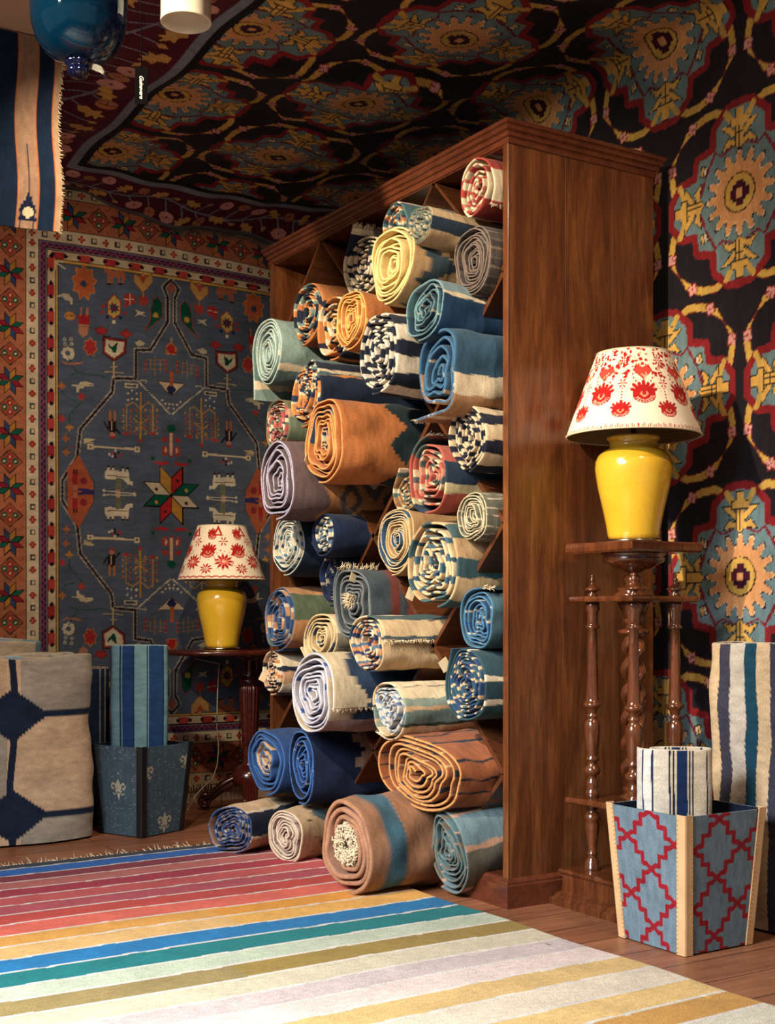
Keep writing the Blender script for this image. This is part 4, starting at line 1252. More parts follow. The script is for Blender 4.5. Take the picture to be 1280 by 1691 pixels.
K('rolled_rug', 'very large navy and cream stepped rolled kilim with a pale lilac spiral at lower left', 2.165, 3.985, .618, .148, .144, Jag(Jag((206, 186, 150), (40, 62, 88), .05, .10, 90, 6), (170, 150, 146), -1, 0, 50, 7, 0, 62), Sx([(16, (176, 172, 182)), (10, (166, 162, 176)), (7, (60, 84, 140)), (20, (186, 178, 180))]), seed=33, N=7, cr=1.1, T=.009, edge=(196, 200, 216), th0=-15, fr=(.34, .014), taper=.03)
K('rolled_rug', 'cream rolled kilim with grey-green stripes and a crinkled white end, lower centre', 2.250, 3.611, .587, .100, .096, Sx([(22, (206, 168, 120)), (3, (40, 44, 50)), (44, (214, 180, 132)), (6, (60, 70, 60)), (26, (110, 134, 124)), (7, (212, 170, 120)), (16, (138, 154, 138)), (30, (222, 200, 158)), (2, (60, 60, 60)), (50, (224, 204, 164))]), Sx([(12, (200, 196, 188)), (8, (130, 156, 180)), (12, (200, 192, 180)), (5, (80, 104, 140))]), seed=34, N=6, cr=2.0, th0=-110, flap=.03, fr=(.1, .016))
K('rolled_rug', 'teal-blue rolled kilim with dangling threads on top at the lower right of the shelves', 2.36, 3.262, .884, .088, .092, Sx([(120, (62, 96, 108)), (30, (70, 110, 124)), (40, (56, 88, 104))]), Sx([(24, (40, 76, 120)), (5, CR), (18, (60, 100, 130))]), seed=35, N=6, cr=1.3, edge=(70, 116, 150), th0=85, flap=.03, curl=-.01, fr=(.035, .022))
r36 = K('rolled_rug', 'dark teal rolled kilim with cream stripes and a cream-flecked spiral, lower right', 2.335, 3.285, .684, .108, .112, Sx([(68, (44, 78, 88)), (8, CR), (30, (40, 72, 84)), (8, CR), (58, (48, 84, 96)), (8, CR), (60, (44, 76, 92))]), Sx([(20, (42, 76, 116)), (5, (224, 190, 140)), (14, (50, 88, 110)), (5, (220, 180, 130))]), seed=36, N=8, cr=.9, th0=165, flap=.08, edge=None)
price_tag(r36, .112, .055, w=.035, h_=.04, ry=-.6)
K('rolled_rug', 'bright indigo rolled kilim folded round a tan centre, bottom left of the shelves', 2.212, 4.46, .335, .165, .118, Sx([(200, (38, 74, 132)), (60, (34, 66, 120))]), Sx([(900, (38, 78, 138)), (2000, (214, 174, 124))]), seed=37, N=5, cr=1.0, T=.011, p=2.0, edge=(60, 102, 160), th0=-80, kmin=.16)
K('rolled_rug', 'flattened indigo rolled kilim with a tan patch on its body, beside the bright indigo roll', 2.222, 4.175, .345, .088, .132, Jag(Jag((28, 42, 72), (190, 150, 116), .17, .06, 40, 8, 88, 160), (26, 42, 80), .42, .02, 30), Sx([(60, (34, 70, 128)), (3, CR), (60, (30, 60, 114))]), seed=38, N=6, cr=1.0, edge=(64, 108, 170), p=2.6, taper=.05)
K('rolled_rug', 'wide rust-brown rolled kilim with thin dark lines and an oval double coil, bottom shelf', 2.27, 3.475, .385, .245, .108, Sx([(22, (164, 90, 44)), (3, (40, 40, 50)), (24, (156, 84, 38)), (3, (44, 44, 50)), (30, (170, 94, 46)), (4, (40, 52, 60))]), Sx([(22, (166, 92, 44)), (7, (44, 50, 66)), (18, (180, 108, 60)), (3, (220, 170, 110))]), seed=39, N=6, cr=1.3, T=.010, p=2.5, edge=(206, 150, 90), th0=130, dirn=-1, rot=-.05, pitch=-.01)
K('rolled_rug', 'tan rolled kilim with a broad navy stripe, furthest left of the rolls on the floor', 2.030, 4.38, .098, .100, .088, Sx([(20, (200, 150, 106)), (60, (206, 158, 112)), (7, CR), (54, (28, 38, 66)), (7, CR), (60, (212, 178, 134)), (40, BL)]), Sx([(13, (34, 60, 110)), (10, (190, 150, 120)), (9, (50, 50, 64)), (8, CR)]), seed=40, N=6, cr=1.3, yaw=.50, group=G2, L=.40, edge=(60, 84, 130))
K('rolled_rug', 'pale tan rolled kilim scattered with slate-teal flowers, on the floor', 2.14, 4.145, .098, .085, .090, Blocks((206, 172, 126), [(80, .16, 26, .05, (64, 88, 96)), (120, .20, 30, .06, (80, 104, 108)), (150, .14, 20, .05, (70, 96, 106)), (100, .28, 24, .05, (60, 84, 92)), (60, .24, 20, .05, (80, 100, 96)), (140, .30, 24, .05, (70, 92, 96)), (135, .06, 5, .012, (40, 50, 60)), (95, .07, 5, .012, (44, 50, 60)), (60, .09, 5, .012, (60, 80, 60)), (40, .15, 5, .012, (50, 70, 60))]), Sx([(24, (206, 188, 170)), (10, (190, 168, 150)), (6, (150, 120, 100))]), seed=41, N=7, cr=1.5, yaw=.42, group=G2, L=.27, edge=(220, 200, 176))
r42 = K('rolled_rug', 'big brown rolled rug with a teal band and woolly cream core, nearest on the floor', 2.055, 3.56, .162, .143, .145, Xb_([(-1, (168, 116, 78)), (.075, (60, 100, 116)), (.14, (158, 108, 72))]), Sx([(330, (176, 122, 88)), (20, (60, 96, 150)), (300, (190, 136, 104))]), seed=42, N=3.4, cr=.55, T=.016, yaw=.10, group=G2, L=.34, kmin=.46, th0=-60, flap=.05, curl=.01, edge=(176, 128, 96), wav=1.6)
K('rolled_rug', 'light teal rolled kilim with pink-tan stripes, on the floor against the cabinet base', 2.31, 3.352, .150, .095, .132, Jag(Sx([(40, (120, 142, 146)), (8, (204, 150, 116)), (60, (112, 104, 88)), (8, (206, 152, 116)), (50, (114, 142, 148)), (8, (200, 150, 116)), (60, (104, 110, 96))]), (100, 128, 134), .33, .10, 80, 9), Sx([(26, (84, 116, 122)), (10, (120, 100, 80)), (12, (70, 96, 104)), (4, (200, 150, 120))]), seed=43, N=7, cr=1.3, group=G2, edge=(112, 124, 116), th0=-95, flap=.04, rot=-.1, L=.55, pitch=-.16)
# woolly centre of the big brown roll
rnd = random.Random(4)
bm = bmesh.new()
for k in range(520):
    t = k / 520
    rr = .012 + .062 * math.sqrt(rnd.random())
    a_ = rnd.uniform(0, 2 * PI)
    c0 = Vector((rnd.uniform(.002, .012) + .02 * (rr > .064), rr * math.cos(a_), rr * math.sin(a_)))
    pts = [c0 + Vector((.02, 0, 0)), c0, c0 + Vector((-.006, rnd.uniform(-.007, .007), rnd.uniform(-.007, .007))), c0 + Vector((-.002, rnd.uniform(-.012, .012), rnd.uniform(-.012, .012)))]
    tube(bm, pts, [.003, .0032, .003, .0016], 5)
o = link('woolly_core', bm, 'fringe', r42, smooth=True)
o['label'] = 'woolly cream centre of the coil'

# ------------------------------------------------------------------ tall cabinet of diamond shelves
def moulded(bm, x0, x1, y0, y1, prof):
    rings = []
    for o_, z in prof:
        rings.append([bm.verts.new(p) for p in ((x0 - o_, y0 - o_, z), (x1 + o_, y0 - o_, z), (x1 + o_, y1 + o_, z), (x0 - o_, y1 + o_, z))])
    for a, b in zip(rings, rings[1:]):
        for i in range(4):
            bm.faces.new((a[i], a[(i + 1) % 4], b[(i + 1) % 4], b[i]))
    bm.faces.new(rings[0][::-1])
    bm.faces.new(rings[-1])


CX0, CX1, CY0, CY1, CH = 2.400, 3.000, 3.150, 4.770, 2.365
cab = empty('rug_cabinet', ((CX0 + CX1) / 2, (CY0 + CY1) / 2, 0), 'tall mahogany cabinet of diagonal pigeonholes packed with rolled kilims', 'cabinet')


def cpart(name, bm, mat, bevel=0.0, smooth=False, parent=None):
    o = link(name, bm, mat, None, smooth, None, bevel)
    if parent is None:
        o.parent = cab
        o.matrix_parent_inverse = Matrix.Translation(-Vector(cab.location))
    else:
        o.parent = parent
    return o


for y0, y1 in ((CY0, CY0 + 0.024), (CY1 - 0.024, CY1)):
    bm = bmesh.new()
    # three joined boards with fine seams
    box(bm, CX0, CX0 + 0.225, y0, y1, 0.05, CH)
    box(bm, CX0 + 0.2255, CX0 + 0.42, y0, y1, 0.05, CH)
    box(bm, CX0 + 0.4205, CX1, y0, y1, 0.05, CH)
    cpart('side_panel', bm, 'mahogany', 0.0006)
    bm = bmesh.new(); box(bm, CX0 - 0.004, CX0, y0 - 0.001, y1 + 0.001, 0.08, CH)
    cpart('front_edging', bm, 'mahogany', 0.001)
bm = bmesh.new(); box(bm, CX1 - 0.012, CX1, CY0 + 0.024, CY1 - 0.024, 0.09, CH)
cpart('back_panel', bm, 'mahogany')
bm = bmesh.new(); box(bm, CX0, CX1 - 0.012, CY0 + 0.024, CY1 - 0.024, CH - 0.02, CH)
cpart('top_panel', bm, 'mahogany_x')
bm = bmesh.new(); box(bm, CX0 + 0.002, CX1 - 0.012, CY0 + 0.024, CY1 - 0.024, 0.07, 0.09)
cpart('bottom_shelf', bm, 'mahogany_x')
bm = bmesh.new()
moulded(bm, CX0, CX1, CY0, CY1, [(0.004, CH - 0.016), (0.007, CH - 0.014), (0.007, CH - 0.006), (0.004, CH - 0.003), (0.005, CH + 0.002), (0.013, CH + 0.005), (0.015, CH + 0.010), (0.013, CH + 0.014), (0.012, CH + 0.018), (0.022, CH + 0.022), (0.025, CH + 0.028), (0.022, CH + 0.032), (0.022, CH + 0.035), (0.030, CH + 0.038), (0.033, CH + 0.044), (0.030, CH + 0.050), (0.020, CH + 0.052)])
cpart('cornice', bm, 'mahogany_x')
bm = bmesh.new()
moulded(bm, CX0, CX1, CY0, CY1, [(0.022, 0.0), (0.022, 0.068), (0.017, 0.072), (0.017, 0.078), (0.012, 0.084), (0.004, 0.089), (0.001, 0.089)])
cpart('plinth', bm, 'mahogany_x')
ya, yb, za, zb = CY0 + 0.024, CY1 - 0.024, 0.09, CH - 0.02
for sg in (1, -1):
    for k in range(-6, 7):
        # z = zn + sg*(y-3.57)
        zn = 2.355 + 0.78 * k
        lo, hi = ya, yb
        if sg > 0:
            lo = max(lo, 3.57 + (za - zn)); hi = min(hi, 3.57 + (zb - zn))
        else:
            lo = max(lo, 3.57 - (zb - zn)); hi = min(hi, 3.57 - (za - zn))
        if hi - lo < 0.05:
            continue
        bm = bmesh.new()
        h_ = 0.0115
        vs = []
        for x in (CX0 + 0.004, CX1 - 0.013):
            for (y, s_) in ((lo, -1), (lo, 1), (hi, 1), (hi, -1)):
                z = zn + sg * (y - 3.57) + s_ * h_
                vs.append(bm.verts.new((x, y, min(max(z, za), zb + 0.001))))
        for f in ((0, 1, 2, 3), (4, 7, 6, 5), (0, 4, 5, 1), (1, 5, 6, 2), (2, 6, 7, 3), (3, 7, 4, 0)):
            bm.faces.new([vs[i] for i in f])
        cpart('divider', bm, 'plank')

# ------------------------------------------------------------------ table lamps
def shade_canvas(kind):
    U = 2 * PI * 0.16
    c_ = Canvas(0, U, 0, 0.27, 0.0022, (240, 222, 196))
    RR, R2, GL = (172, 32, 30), (206, 70, 56), (196, 176, 140)
    rn = random.Random(21 if kind == 'net' else 33)

    def pom(u, v, s):
        for d in (-U, 0, U):
            c_.ell((u + d, v), .021 * s, .018 * s, RR)
            c_.poly([(u + d, v + .014 * s), (u + d - .009 * s, v + .002 * s), (u + d, v - .006 * s), (u + d + .009 * s, v + .002 * s)], (206, 150, 112)); c_.ell((u + d, v + .004 * s), .0038 * s, .0055 * s, RR)
            for k in range(-3, 4):
                a = PI / 2 + k * .36
                ca, sa = math.cos(a), math.sin(a)
                L_ = .030 * s if k % 2 == 0 else .026 * s
                c_.poly([(u + d + .008 * s * ca - .004 * s * sa, v + .008 * s * sa + .004 * s * ca), (u + d + L_ * ca - .0035 * s * sa, v + L_ * sa + .0035 * s * ca), (u + d + (L_ + .004 * s) * ca, v + (L_ + .004 * s) * sa), (u + d + L_ * ca + .0035 * s * sa, v + L_ * sa - .0035 * s * ca), (u + d + .008 * s * ca + .004 * s * sa, v + .008 * s * sa - .004 * s * ca)], RR)
            for k in range(9):
                a = -PI / 2 + (k - 4) * .30
                for q in (.0125, .0165):
                    c_.ell((u + d + q * 1.05 * s * math.cos(a + q * 9), v + q * .92 * s * math.sin(a + q * 9)), .0016 * s, .0012 * s, (236, 190, 165))

    def flow(u, v, s, n=8, col=RR):
        for d in (-U, 0, U):
            for k in range(n):
                a = 2 * PI * k / n
                c_.poly([(u + d, v), (u + d + s * .6 * math.cos(a - .24), v + s * .6 * math.sin(a - .24)), (u + d + s * math.cos(a), v + s * math.sin(a)), (u + d + s * .6 * math.cos(a + .24), v + s * .6 * math.sin(a + .24))], col)
            c_.ell((u + d, v), s * .22, s * .22, (240, 214, 184))
            c_.ell((u + d, v), s * .12, s * .12, col)
    if kind == 'net':
        n = 8
        for i in range(n):
            u = (i + .5) * U / n
            pom(u, .108, 1.55)
            pom(i * U / n, .056, 1.12)
            for k in range(6):
                c_.ell((i * U / n, .080 + .010 * k), .0026, .0030, RR)
            # scalloped arch above every pomegranate
            for k in range(19):
                a = PI * k / 18
                c_.ell((u + .050 * math.cos(a), .112 + .048 * math.sin(a)), .0022, .0022, GL)
            for q in range(60):
                uu, vv = u + rn.uniform(-.065, .065), rn.uniform(.168, .268)
                c_.ell((uu, vv), rn.uniform(.003, .008), rn.uniform(.0025, .0065), RR if rn.random() < .75 else GL)
            c_.poly([(u, .158), (u - .032, .190), (u - .022, .212), (u, .200), (u + .022, .212), (u + .032, .190)], R2)
            for q in range(6):
                c_.ell((u + rn.uniform(-.013, .013), .176 + rn.uniform(-.012, .010)), .0028, .0028, (236, 190, 150))
            for q in range(16):
                a = 2 * PI * q / 16
                c_.ell((u + .032 * math.cos(a), .178 + .034 * math.sin(a)), .0030, .0034, RR)
            flow(i * U / n, .225, .024, 8, RR)
            flow(i * U / n, .148, .018, 6, RR)
        for k in range(240):
            u = U * k / 240
            c_.line([(u, .0), (u, .012 + .003 * math.sin(k * 1.7))], .0022, RR if k % 3 else (230, 190, 160))
    else:
        n = 7
        for i in range(n):
            u = (i + .5) * U / n
            flow(u, .085, .044, 11); flow(u, .086, .024, 9, (214, 90, 70))
            flow(i * U / n, .050, .030, 9)
            pom(i * U / n, .130, 1.5)
            flow(u, .185, .028, 6); pom(i * U / n + .01, .215, 1.2)
            c_.poly([(u + .03, .115), (u + .06, .175), (u + .072, .112)], RR); c_.poly([(u + .042, .122), (u + .058, .150), (u + .062, .120)], (238, 200, 170))
            c_.poly([(u - .06, .215), (u - .03, .268), (u, .212)], RR); c_.poly([(u - .045, .222), (u - .03, .245), (u - .015, .220)], (238, 205, 175))
            for q in range(16):
                a = rn.uniform(0, 2 * PI); r_ = rn.uniform(.034, .046)
                c_.ell((u + r_ * math.cos(a), .10 + r_ * math.sin(a)), .0026, .0026, RR)
            for q in range(12):
                c_.ell((u + rn.uniform(-.07, .07), rn.uniform(.02, .26)), .003, .003, (196, 180, 160))
        for k in range(300):
            u = U * k / 300
            c_.ell((u, .008 + .006 * abs(math.sin(k * .35))), .0028, .0030, RR)
    return c_


def lamp(loc, scale, kind, label, rz):
    root = empty('table_lamp', loc, label, 'lamp', 'pair of yellow table lamps', rz)
    root.scale = (scale,) * 3
    bm = bmesh.new()
    lathe(bm, [(.070, 0), (.086, .001), (.088, .006), (.083, .010), (.080, .013), (.070, .014)], 48)
    link('foot_ring', bm, 'silver', root, True)['label'] = 'pale metal foot'
    bm = bmesh.new()
    lathe(bm, [(.060, .013), (.076, .014), (.079, .024), (.083, .05), (.091, .09), (.100, .13), (.108, .165), (.114, .20), (.1175, .228), (.116, .250), (.108, .268), (.094, .281), (.081, .287), (.076, .289), (.074, .294), (.074, .312), (.080, .316), (.082, .321), (.080, .326), (.070, .327), (.068, .320), (.04, .318)], 64)
    link('vase', bm, 'yellow', root, True)['label'] = 'glossy mustard yellow crackle-glazed vase'
    bm = bmesh.new()
    lathe(bm, [(.024, .316), (.024, .330), (.010, .334), (.008, .355), (.012, .357), (.016, .362), (.017, .395), (.013, .400), (.013, .43), (.006, .432)], 24)
    tube(bm, [(0, 0, .35), (.05, 0, .40), (.06, 0, .48), (.03, 0, .55), (0, 0, .566)], .0022, 6)
    tube(bm, [(0, 0, .35), (-.05, 0, .40), (-.06, 0, .48), (-.03, 0, .55), (0, 0, .566)], .0022, 6)
    link('lamp_holder', bm, 'darkmetal', root, True)
    cv_ = shade_canvas(kind)
    nu, nv = cv_.c.shape[:2]
    A = cv_.U / cv_.U[-1] * 2 * PI
    tt_ = cv_.V / cv_.V[-1]
    rb_, rt_, zb_, zt_ = .206, .113, .326, .580
    Rr = rb_ + (rt_ - rb_) * tt_ + .0015 * np.sin(tt_ * PI)
    Z_ = zb_ + (zt_ - zb_) * tt_
    P_ = np.stack([np.cos(A)[:, None] * Rr[None], np.sin(A)[:, None] * Rr[None], np.broadcast_to(Z_[None], (nu, nv))], -1)
    sh = grid_mesh('lamp_shade', P_, cv_.c, cv_.uv(), 'print', root, extra=[], flip=False)
    sh['label'] = 'cream cone shade printed with red flowers'
    bm = bmesh.new()
    lathe(bm, [(rb_ - .003, zb_ + .001), (rt_ - .003, zt_ - .001)], 64, cap=False)
    li = link('shade_lining', bm, 'shadeinside', sh, True)
    bm = bmesh.new()
    lathe(bm, [(rb_ - .0035, zb_ - .001), (rb_ + .0012, zb_ - .001), (rb_ + .0015, zb_ + .003), (rb_ - .0035, zb_ + .003), (rb_ - .0035, zb_ - .001)], 64, cap=False)
    link('bottom_rim', bm, 'fringe', sh, True)
    bm = bmesh.new()
    lathe(bm, [(rt_ - .0035, zt_ - .003), (rt_ + .0015, zt_ - .003), (rt_ + .0012, zt_ + .001), (rt_ - .0035, zt_ + .001), (rt_ - .0035, zt_ - .003)], 64, cap=False)
    link('top_rim', bm, 'fringe', sh, True)
    bm = bmesh.new()
    for k in range(3):
        a = 2 * PI * k / 3
        tube(bm, [(0, 0, .566), (rt_ * math.cos(a), rt_ * math.sin(a), zt_ - .002)], .0016, 6)
    link('shade_carrier', bm, 'darkmetal', sh, True)
    return root


SX, SY = 2.725, 2.947
lampR = lamp((SX, SY, 1.120), 1.0, 'net', 'yellow vase lamp with pomegranate-printed shade on the turned wooden stand at right', 0.62)
bm = bmesh.new()
tube(bm, [(.115, -.035, -.022), (.122, -.036, -.030), (.128, -.03, -.05), (.135, -.025, -.09)], .0022, 6)
tube(bm, [(.05, -.01, .004), (.09, -.03, .003), (.118, -.037, .002), (.122, -.037, -.024)], .0022, 6)
c_ = link('power_cord', bm, 'cord', lampR, True)
c_.rotation_euler = (0, 0, -0.62)
lampL = lamp((2.440, 5.345, 0.7425), 0.965, 'flowers', 'yellow vase lamp with red floral shade on the red table in the far corner', 0.3)

# ------------------------------------------------------------------ turned stand under the right lamp
st = empty('lamp_stand', (SX, SY, 0), 'polished walnut plant stand with turned corner columns and barley twist beside the cabinet', 'stand')


def slab(name, half, z0, z1, concave, mat='walnut', edge=.004):
    bm = bmesh.new()
    out = []
    for side in range(4):
        ca, sa = math.cos(side * PI / 2), math.sin(side * PI / 2)
        for k in range(13):
            t = k / 12
            u = -half + 2 * half * t
            cut = half * .16
            dd = concave * math.sin(PI * t) ** 1.2
            if k == 0 or k == 12:
                u = math.copysign(half - cut * .3, u)
            x, y = u, -(half - dd)
            out.append((x * ca - y * sa, x * sa + y * ca))
    prof = [(-edge * 1.6, z0), (-edge * .3, z0 + (z1 - z0) * .2), (0, z0 + (z1 - z0) * .55), (-edge * .3, z1 - (z1 - z0) * .15), (-edge, z1)]
    rings = []
    for o_, z in prof:
        rings.append([bm.verts.new((x * (1 + o_ / half), y * (1 + o_ / half), z)) for x, y in out])
    n = len(out)
    for a, b in zip(rings, rings[1:]):
        for i in range(n):
            bm.faces.new((a[i], a[(i + 1) % n], b[(i + 1) % n], b[i]))
    bm.faces.new(rings[0][::-1]); bm.faces.new(rings[-1])
    return link(name, bm, mat, st)


slab('top', .150, 1.088, 1.119, .012)
slab('shelf', .142, .938, .956, .022)
slab('shelf', .152, .314, .334, .016)
bm = bmesh.new()
lathe(bm, [(.060, 1.040), (.072, 1.052), (.092, 1.062), (.096, 1.072), (.090, 1.078), (.098, 1.084), (.098, 1.088)], 40)
lathe(bm, [(.062, .956), (.064, .962), (.050, .968), (.046, .974), (.052, .978), (.046, .982), (.028, .988), (.024, .996), (.028, 1.004), (.028, 1.012), (.020, 1.020), (.018, 1.028), (.034, 1.036), (.050, 1.042), (.050, 1.046)], 32)
link('pedestal', bm, 'walnut', st, True)
for (dx, dy) in ((-.085, .092), (-.085, -.093), (.083, -.093), (.083, .092)):
    bm = bmesh.new()
    lathe(bm, [(.020, .938), (.022, .930), (.022, .915), (.017, .908), (.016, .872), (.0155, .868), (.022, .864), (.022, .860), (.0145, .855), (.015, .80), (.0175, .70), (.020, .640), (.021, .630), (.027, .626), (.028, .620), (.024, .614), (.017, .608), (.015, .598), (.012, .594), (.018, .590), (.018, .584), (.013, .580), (.020, .572), (.0245, .560), (.025, .540), (.022, .50), (.018, .468), (.016, .462), (.0215, .456), (.0215, .450), (.0150, .446), (.015, .434), (.024, .426), (.026, .418), (.023, .408), (.014, .400), (.014, .392), (.018, .384), (.020, .368), (.0165, .360), (.022, .354), (.024, .346), (.020, .340), (.022, .334)], 28, dx, dy)
    link('column', bm, 'walnut', st, True)
    bm = bmesh.new()
    lathe(bm, [(.020, .314), (.018, .300), (.012, .294), (.020, .286), (.026, .276), (.026, .268), (.020, .260), (.022, .250), (.021, .232), (.015, .190), (.013, .168), (.017, .162), (.017, .158), (.013, .154), (.018, .142), (.024, .132), (.024, .118), (.028, .112)], 28, dx, dy)
    link('foot_baluster', bm, 'walnut', st, True)
    bm = bmesh.new()
    lathe(bm, [(.016, .956), (.017, .962), (.010, .967), (.012, .972), (.026, .976), (.025, .980), (.012, .988), (.006, .994), (.005, 1.000), (.009, 1.004), (.009, 1.009), (.004, 1.014), (.006, 1.018), (.006, 1.022), (.001, 1.026)], 24, dx, dy)
    link('finial', bm, 'walnut', st, True)
bm = bmesh.new()
for s_ in (0, PI):
    pts, rr = [], []
    for k in range(120):
        t = k / 119
        z = .365 + .475 * t
        a = s_ + t * 2 * PI * 3.1
        r_ = .0235 * min(1, 6 * t + .4, 6 * (1 - t) + .4)
        pts.append((r_ * math.cos(a), r_ * math.sin(a), z)); rr.append(.0165)
    tube(bm, pts, rr, 12)
lathe(bm, [(.040, .334), (.042, .342), (.028, .350), (.030, .358), (.034, .364), (.030, .372), (.012, .376)], 28)
lathe(bm, [(.012, .83), (.032, .836), (.044, .842), (.048, .848), (.044, .854), (.026, .858), (.022, .866), (.030, .874), (.034, .884), (.026, .890), (.036, .900), (.040, .912), (.046, .924), (.050, .938)], 28)
link('twisted_column', bm, 'walnut', st, True)
bm = bmesh.new()
moulded(bm, -.150, .150, -.150, .150, [(.034, 0), (.034, .018), (.028, .024), (.024, .024), (.020, .030), (.020, .034), (.010, .040), (.004, .044), (.004, .092), (.010, .096), (.014, .102), (.012, .110), (.004, .112)])
link('base', bm, 'walnut', st)

# ------------------------------------------------------------------ square tapering bins
def bin_(loc, rz, hb, ht, H, canv, strip_mat, stud_mat, label, sw=.030, studs=True):
    root = empty('waste_bin', loc, label, 'bin', None, rz)
    for side in range(4):
        R_ = Matrix.Rotation(side * PI / 2, 4, 'Z')
        cc = canv(side)
        U, V = cc.U / cc.U[-1], cc.V / cc.V[-1]
        hw = hb + (ht - hb) * V[None, :]
        X = (U[:, None] * 2 - 1) * hw
        Y = -hw - 0.0015 * np.sin(PI * U[:, None]) + 0 * hw
        Z = np.broadcast_to(.004 + (H - .004) * V[None, :], X.shape)
        P_ = np.stack([X, Y, Z], -1)
        Pi = P_ * np.array([.965, .955, 1.0])
        Rm = np.array(R_.to_3x3())
        P_ = P_ @ Rm.T; Pi = Pi @ Rm.T
        dark = np.broadcast_to(lin((22, 30, 48)), cc.c.shape).copy()
        topc = cc.c[:, -1]
        bridge = (np.stack([P_[:, -1], Pi[:, -1]], 1), np.stack([topc, topc], 1), np.stack([cc.uv()[:, -1], cc.uv()[:, -1]], 1))
        o = grid_mesh('side_panel', P_, cc.c, cc.uv(), 'kilim', root, extra=[(Pi, dark, cc.uv()), bridge])
        # leather corner strip with its row of studs
        bm = bmesh.new()
        d1, d2 = Vector((1, 0, 0)), Vector((0, 1, 0))
        lv = []
        for t in (0, 1):
            h_ = (hb + (ht - hb) * t) + .0035
            z = 0.002 + (H + .002) * t
            c0 = Vector((-h_, -h_, z))
            r_ = .006
            pl_ = [c0 + d1 * sw, c0 + d1 * r_, c0 + d1 * r_ * .3 + d2 * r_ * .3, c0 + d2 * r_, c0 + d2 * sw]
            inn = [p_ + Vector((.004, .004, 0)) for p_ in pl_]
            inn[0] = pl_[0] + d2 * .005; inn[-1] = pl_[-1] + d1 * .005
            lv.append([bm.verts.new(R_ @ p_) for p_ in pl_ + inn[::-1]])
        n = len(lv[0])
        for i in range(n):
            bm.faces.new((lv[0][i], lv[0][(i + 1) % n], lv[1][(i + 1) % n], lv[1][i]))
        bm.faces.new(lv[0][::-1]); bm.faces.new(lv[1])
        cs = link('corner_strip', bm, strip_mat, root)
        if studs:
            for row in (0, 1):
                bm = bmesh.new()
                for k in range(30):
                    t = (k + .6) / 30.5
                    h_ = (hb + (ht - hb) * t) + .0035
                    p_ = Vector((-h_ + sw - .003, -h_ - .0003, H * t)) if row else Vector((-h_ - .0003, -h_ + sw - .003, H * t))
                    bmesh.ops.create_icosphere(bm, subdivisions=1, radius=.0019, matrix=Matrix.Translation(R_ @ p_))
                link('stud_row', bm, stud_mat, cs, True)
    bm = bmesh.new(); box(bm, -hb * .95, hb * .95, -hb * .95, hb * .95, .002, .008)
    link('bottom', bm, 'bluelining', root)
    return root


def trellis(side):
    c_ = Canvas(0, .285, 0, .375, .0024, (114, 134, 144))
    # horizontal slub of the weave
    path = [(0, 0), (.20, .16), (.36, .16), (.36, .5), (.64, .5), (.64, .84), (.80, .84), (1, 1)]
    px_, py_ = .0875, .080
    ox = .118 if side % 2 == 0 else .160
    oy = .04 if side % 2 == 0 else .055
    for i in range(-5, 6):
        for j in range(-6, 8):
            if (i + j) % 2:
                continue
            x0, y0 = ox + i * px_, oy + j * py_
            for sx in (1, -1):
                c_.line([(x0 + sx * px_ * a, y0 + py_ * b) for a, b in path], .0135, (150, 30, 40))
    return c_


def fleur(side):
    c_ = Canvas(0, .29, 0, .37, .0026, (74, 94, 106))
    rn = random.Random(side + 5)
    for k in range(260):
        u, v = rn.uniform(0, .29), rn.uniform(0, .37)
        c_.line([(u, v), (u + rn.uniform(.003, .012), v)], .0028, (96, 118, 130) if rn.random() < .7 else (140, 156, 160))
    pts = [(.150, .045), (.022, .262), (.268, .290)]
    if side == 3:
        pts = [(.150, .190)]
    for (u, v) in pts:
        W = (188, 180, 156)
        c_.poly([(u, v + .046), (u - .014, v + .022), (u - .007, v - .004), (u + .007, v - .004), (u + .014, v + .022)], W)
        for s_ in (-1, 1):
            c_.line([(u + s_ * .010, v - .006), (u + s_ * .018, v + .020), (u + s_ * .032, v + .026), (u + s_ * .042, v + .014), (u + s_ * .036, v + .002), (u + s_ * .028, v + .006)], .008, W)
            c_.line([(u + s_ * .010, v - .010), (u + s_ * .022, v - .022), (u + s_ * .032, v - .016)], .006, W)
        c_.line([(u - .020, v - .006), (u + .020, v - .006)], .007, W)
        c_.poly([(u, v - .046), (u - .010, v - .022), (u, v - .012), (u + .010, v - .022)], W)
    return c_


bin_((2.568, 2.572, 0.0005), 0.0, .126, .151, .372, trellis, 'vellum', 'brass', 'tapered bin in blue-grey cloth with red stepped trellis and tan leather corners')
bin_((1.945, 5.055, 0.0005), math.radians(24), .120, .148, .366, fleur, 'blackleather', 'blackstud', 'dark blue-grey fabric bin with a pale fleur-de-lis and black studded corners')


# ------------------------------------------------------------------ rugs standing on end
def col_by(stops, u):
    us = np.array([s_[0] for s_ in stops])
    cs_ = np.array([lin(s_[1]) for s_ in stops])
    return cs_[np.clip(np.searchsorted(us, u, side='right') - 1, 0, len(us) - 1)]


def upright(name, label, cat, x, y, ztop, ra, rb, yaw, fn, inner, L, **kw):
    """fn(u, d): u = -1..1 across the face, d = distance below the top"""
    def outer(arg, xx):
        th_ = np.radians(arg - 100)
        front = np.sin(th_) < 0.3
        return fn(np.cos(th_), xx, front)
    return roll(name, label, x, y, ztop, ra, rb, outer, inner, L=L, yaw=yaw, pitch=PI / 2, group=None, cat=cat, taper=0.0, ds=0.0022, **kw)


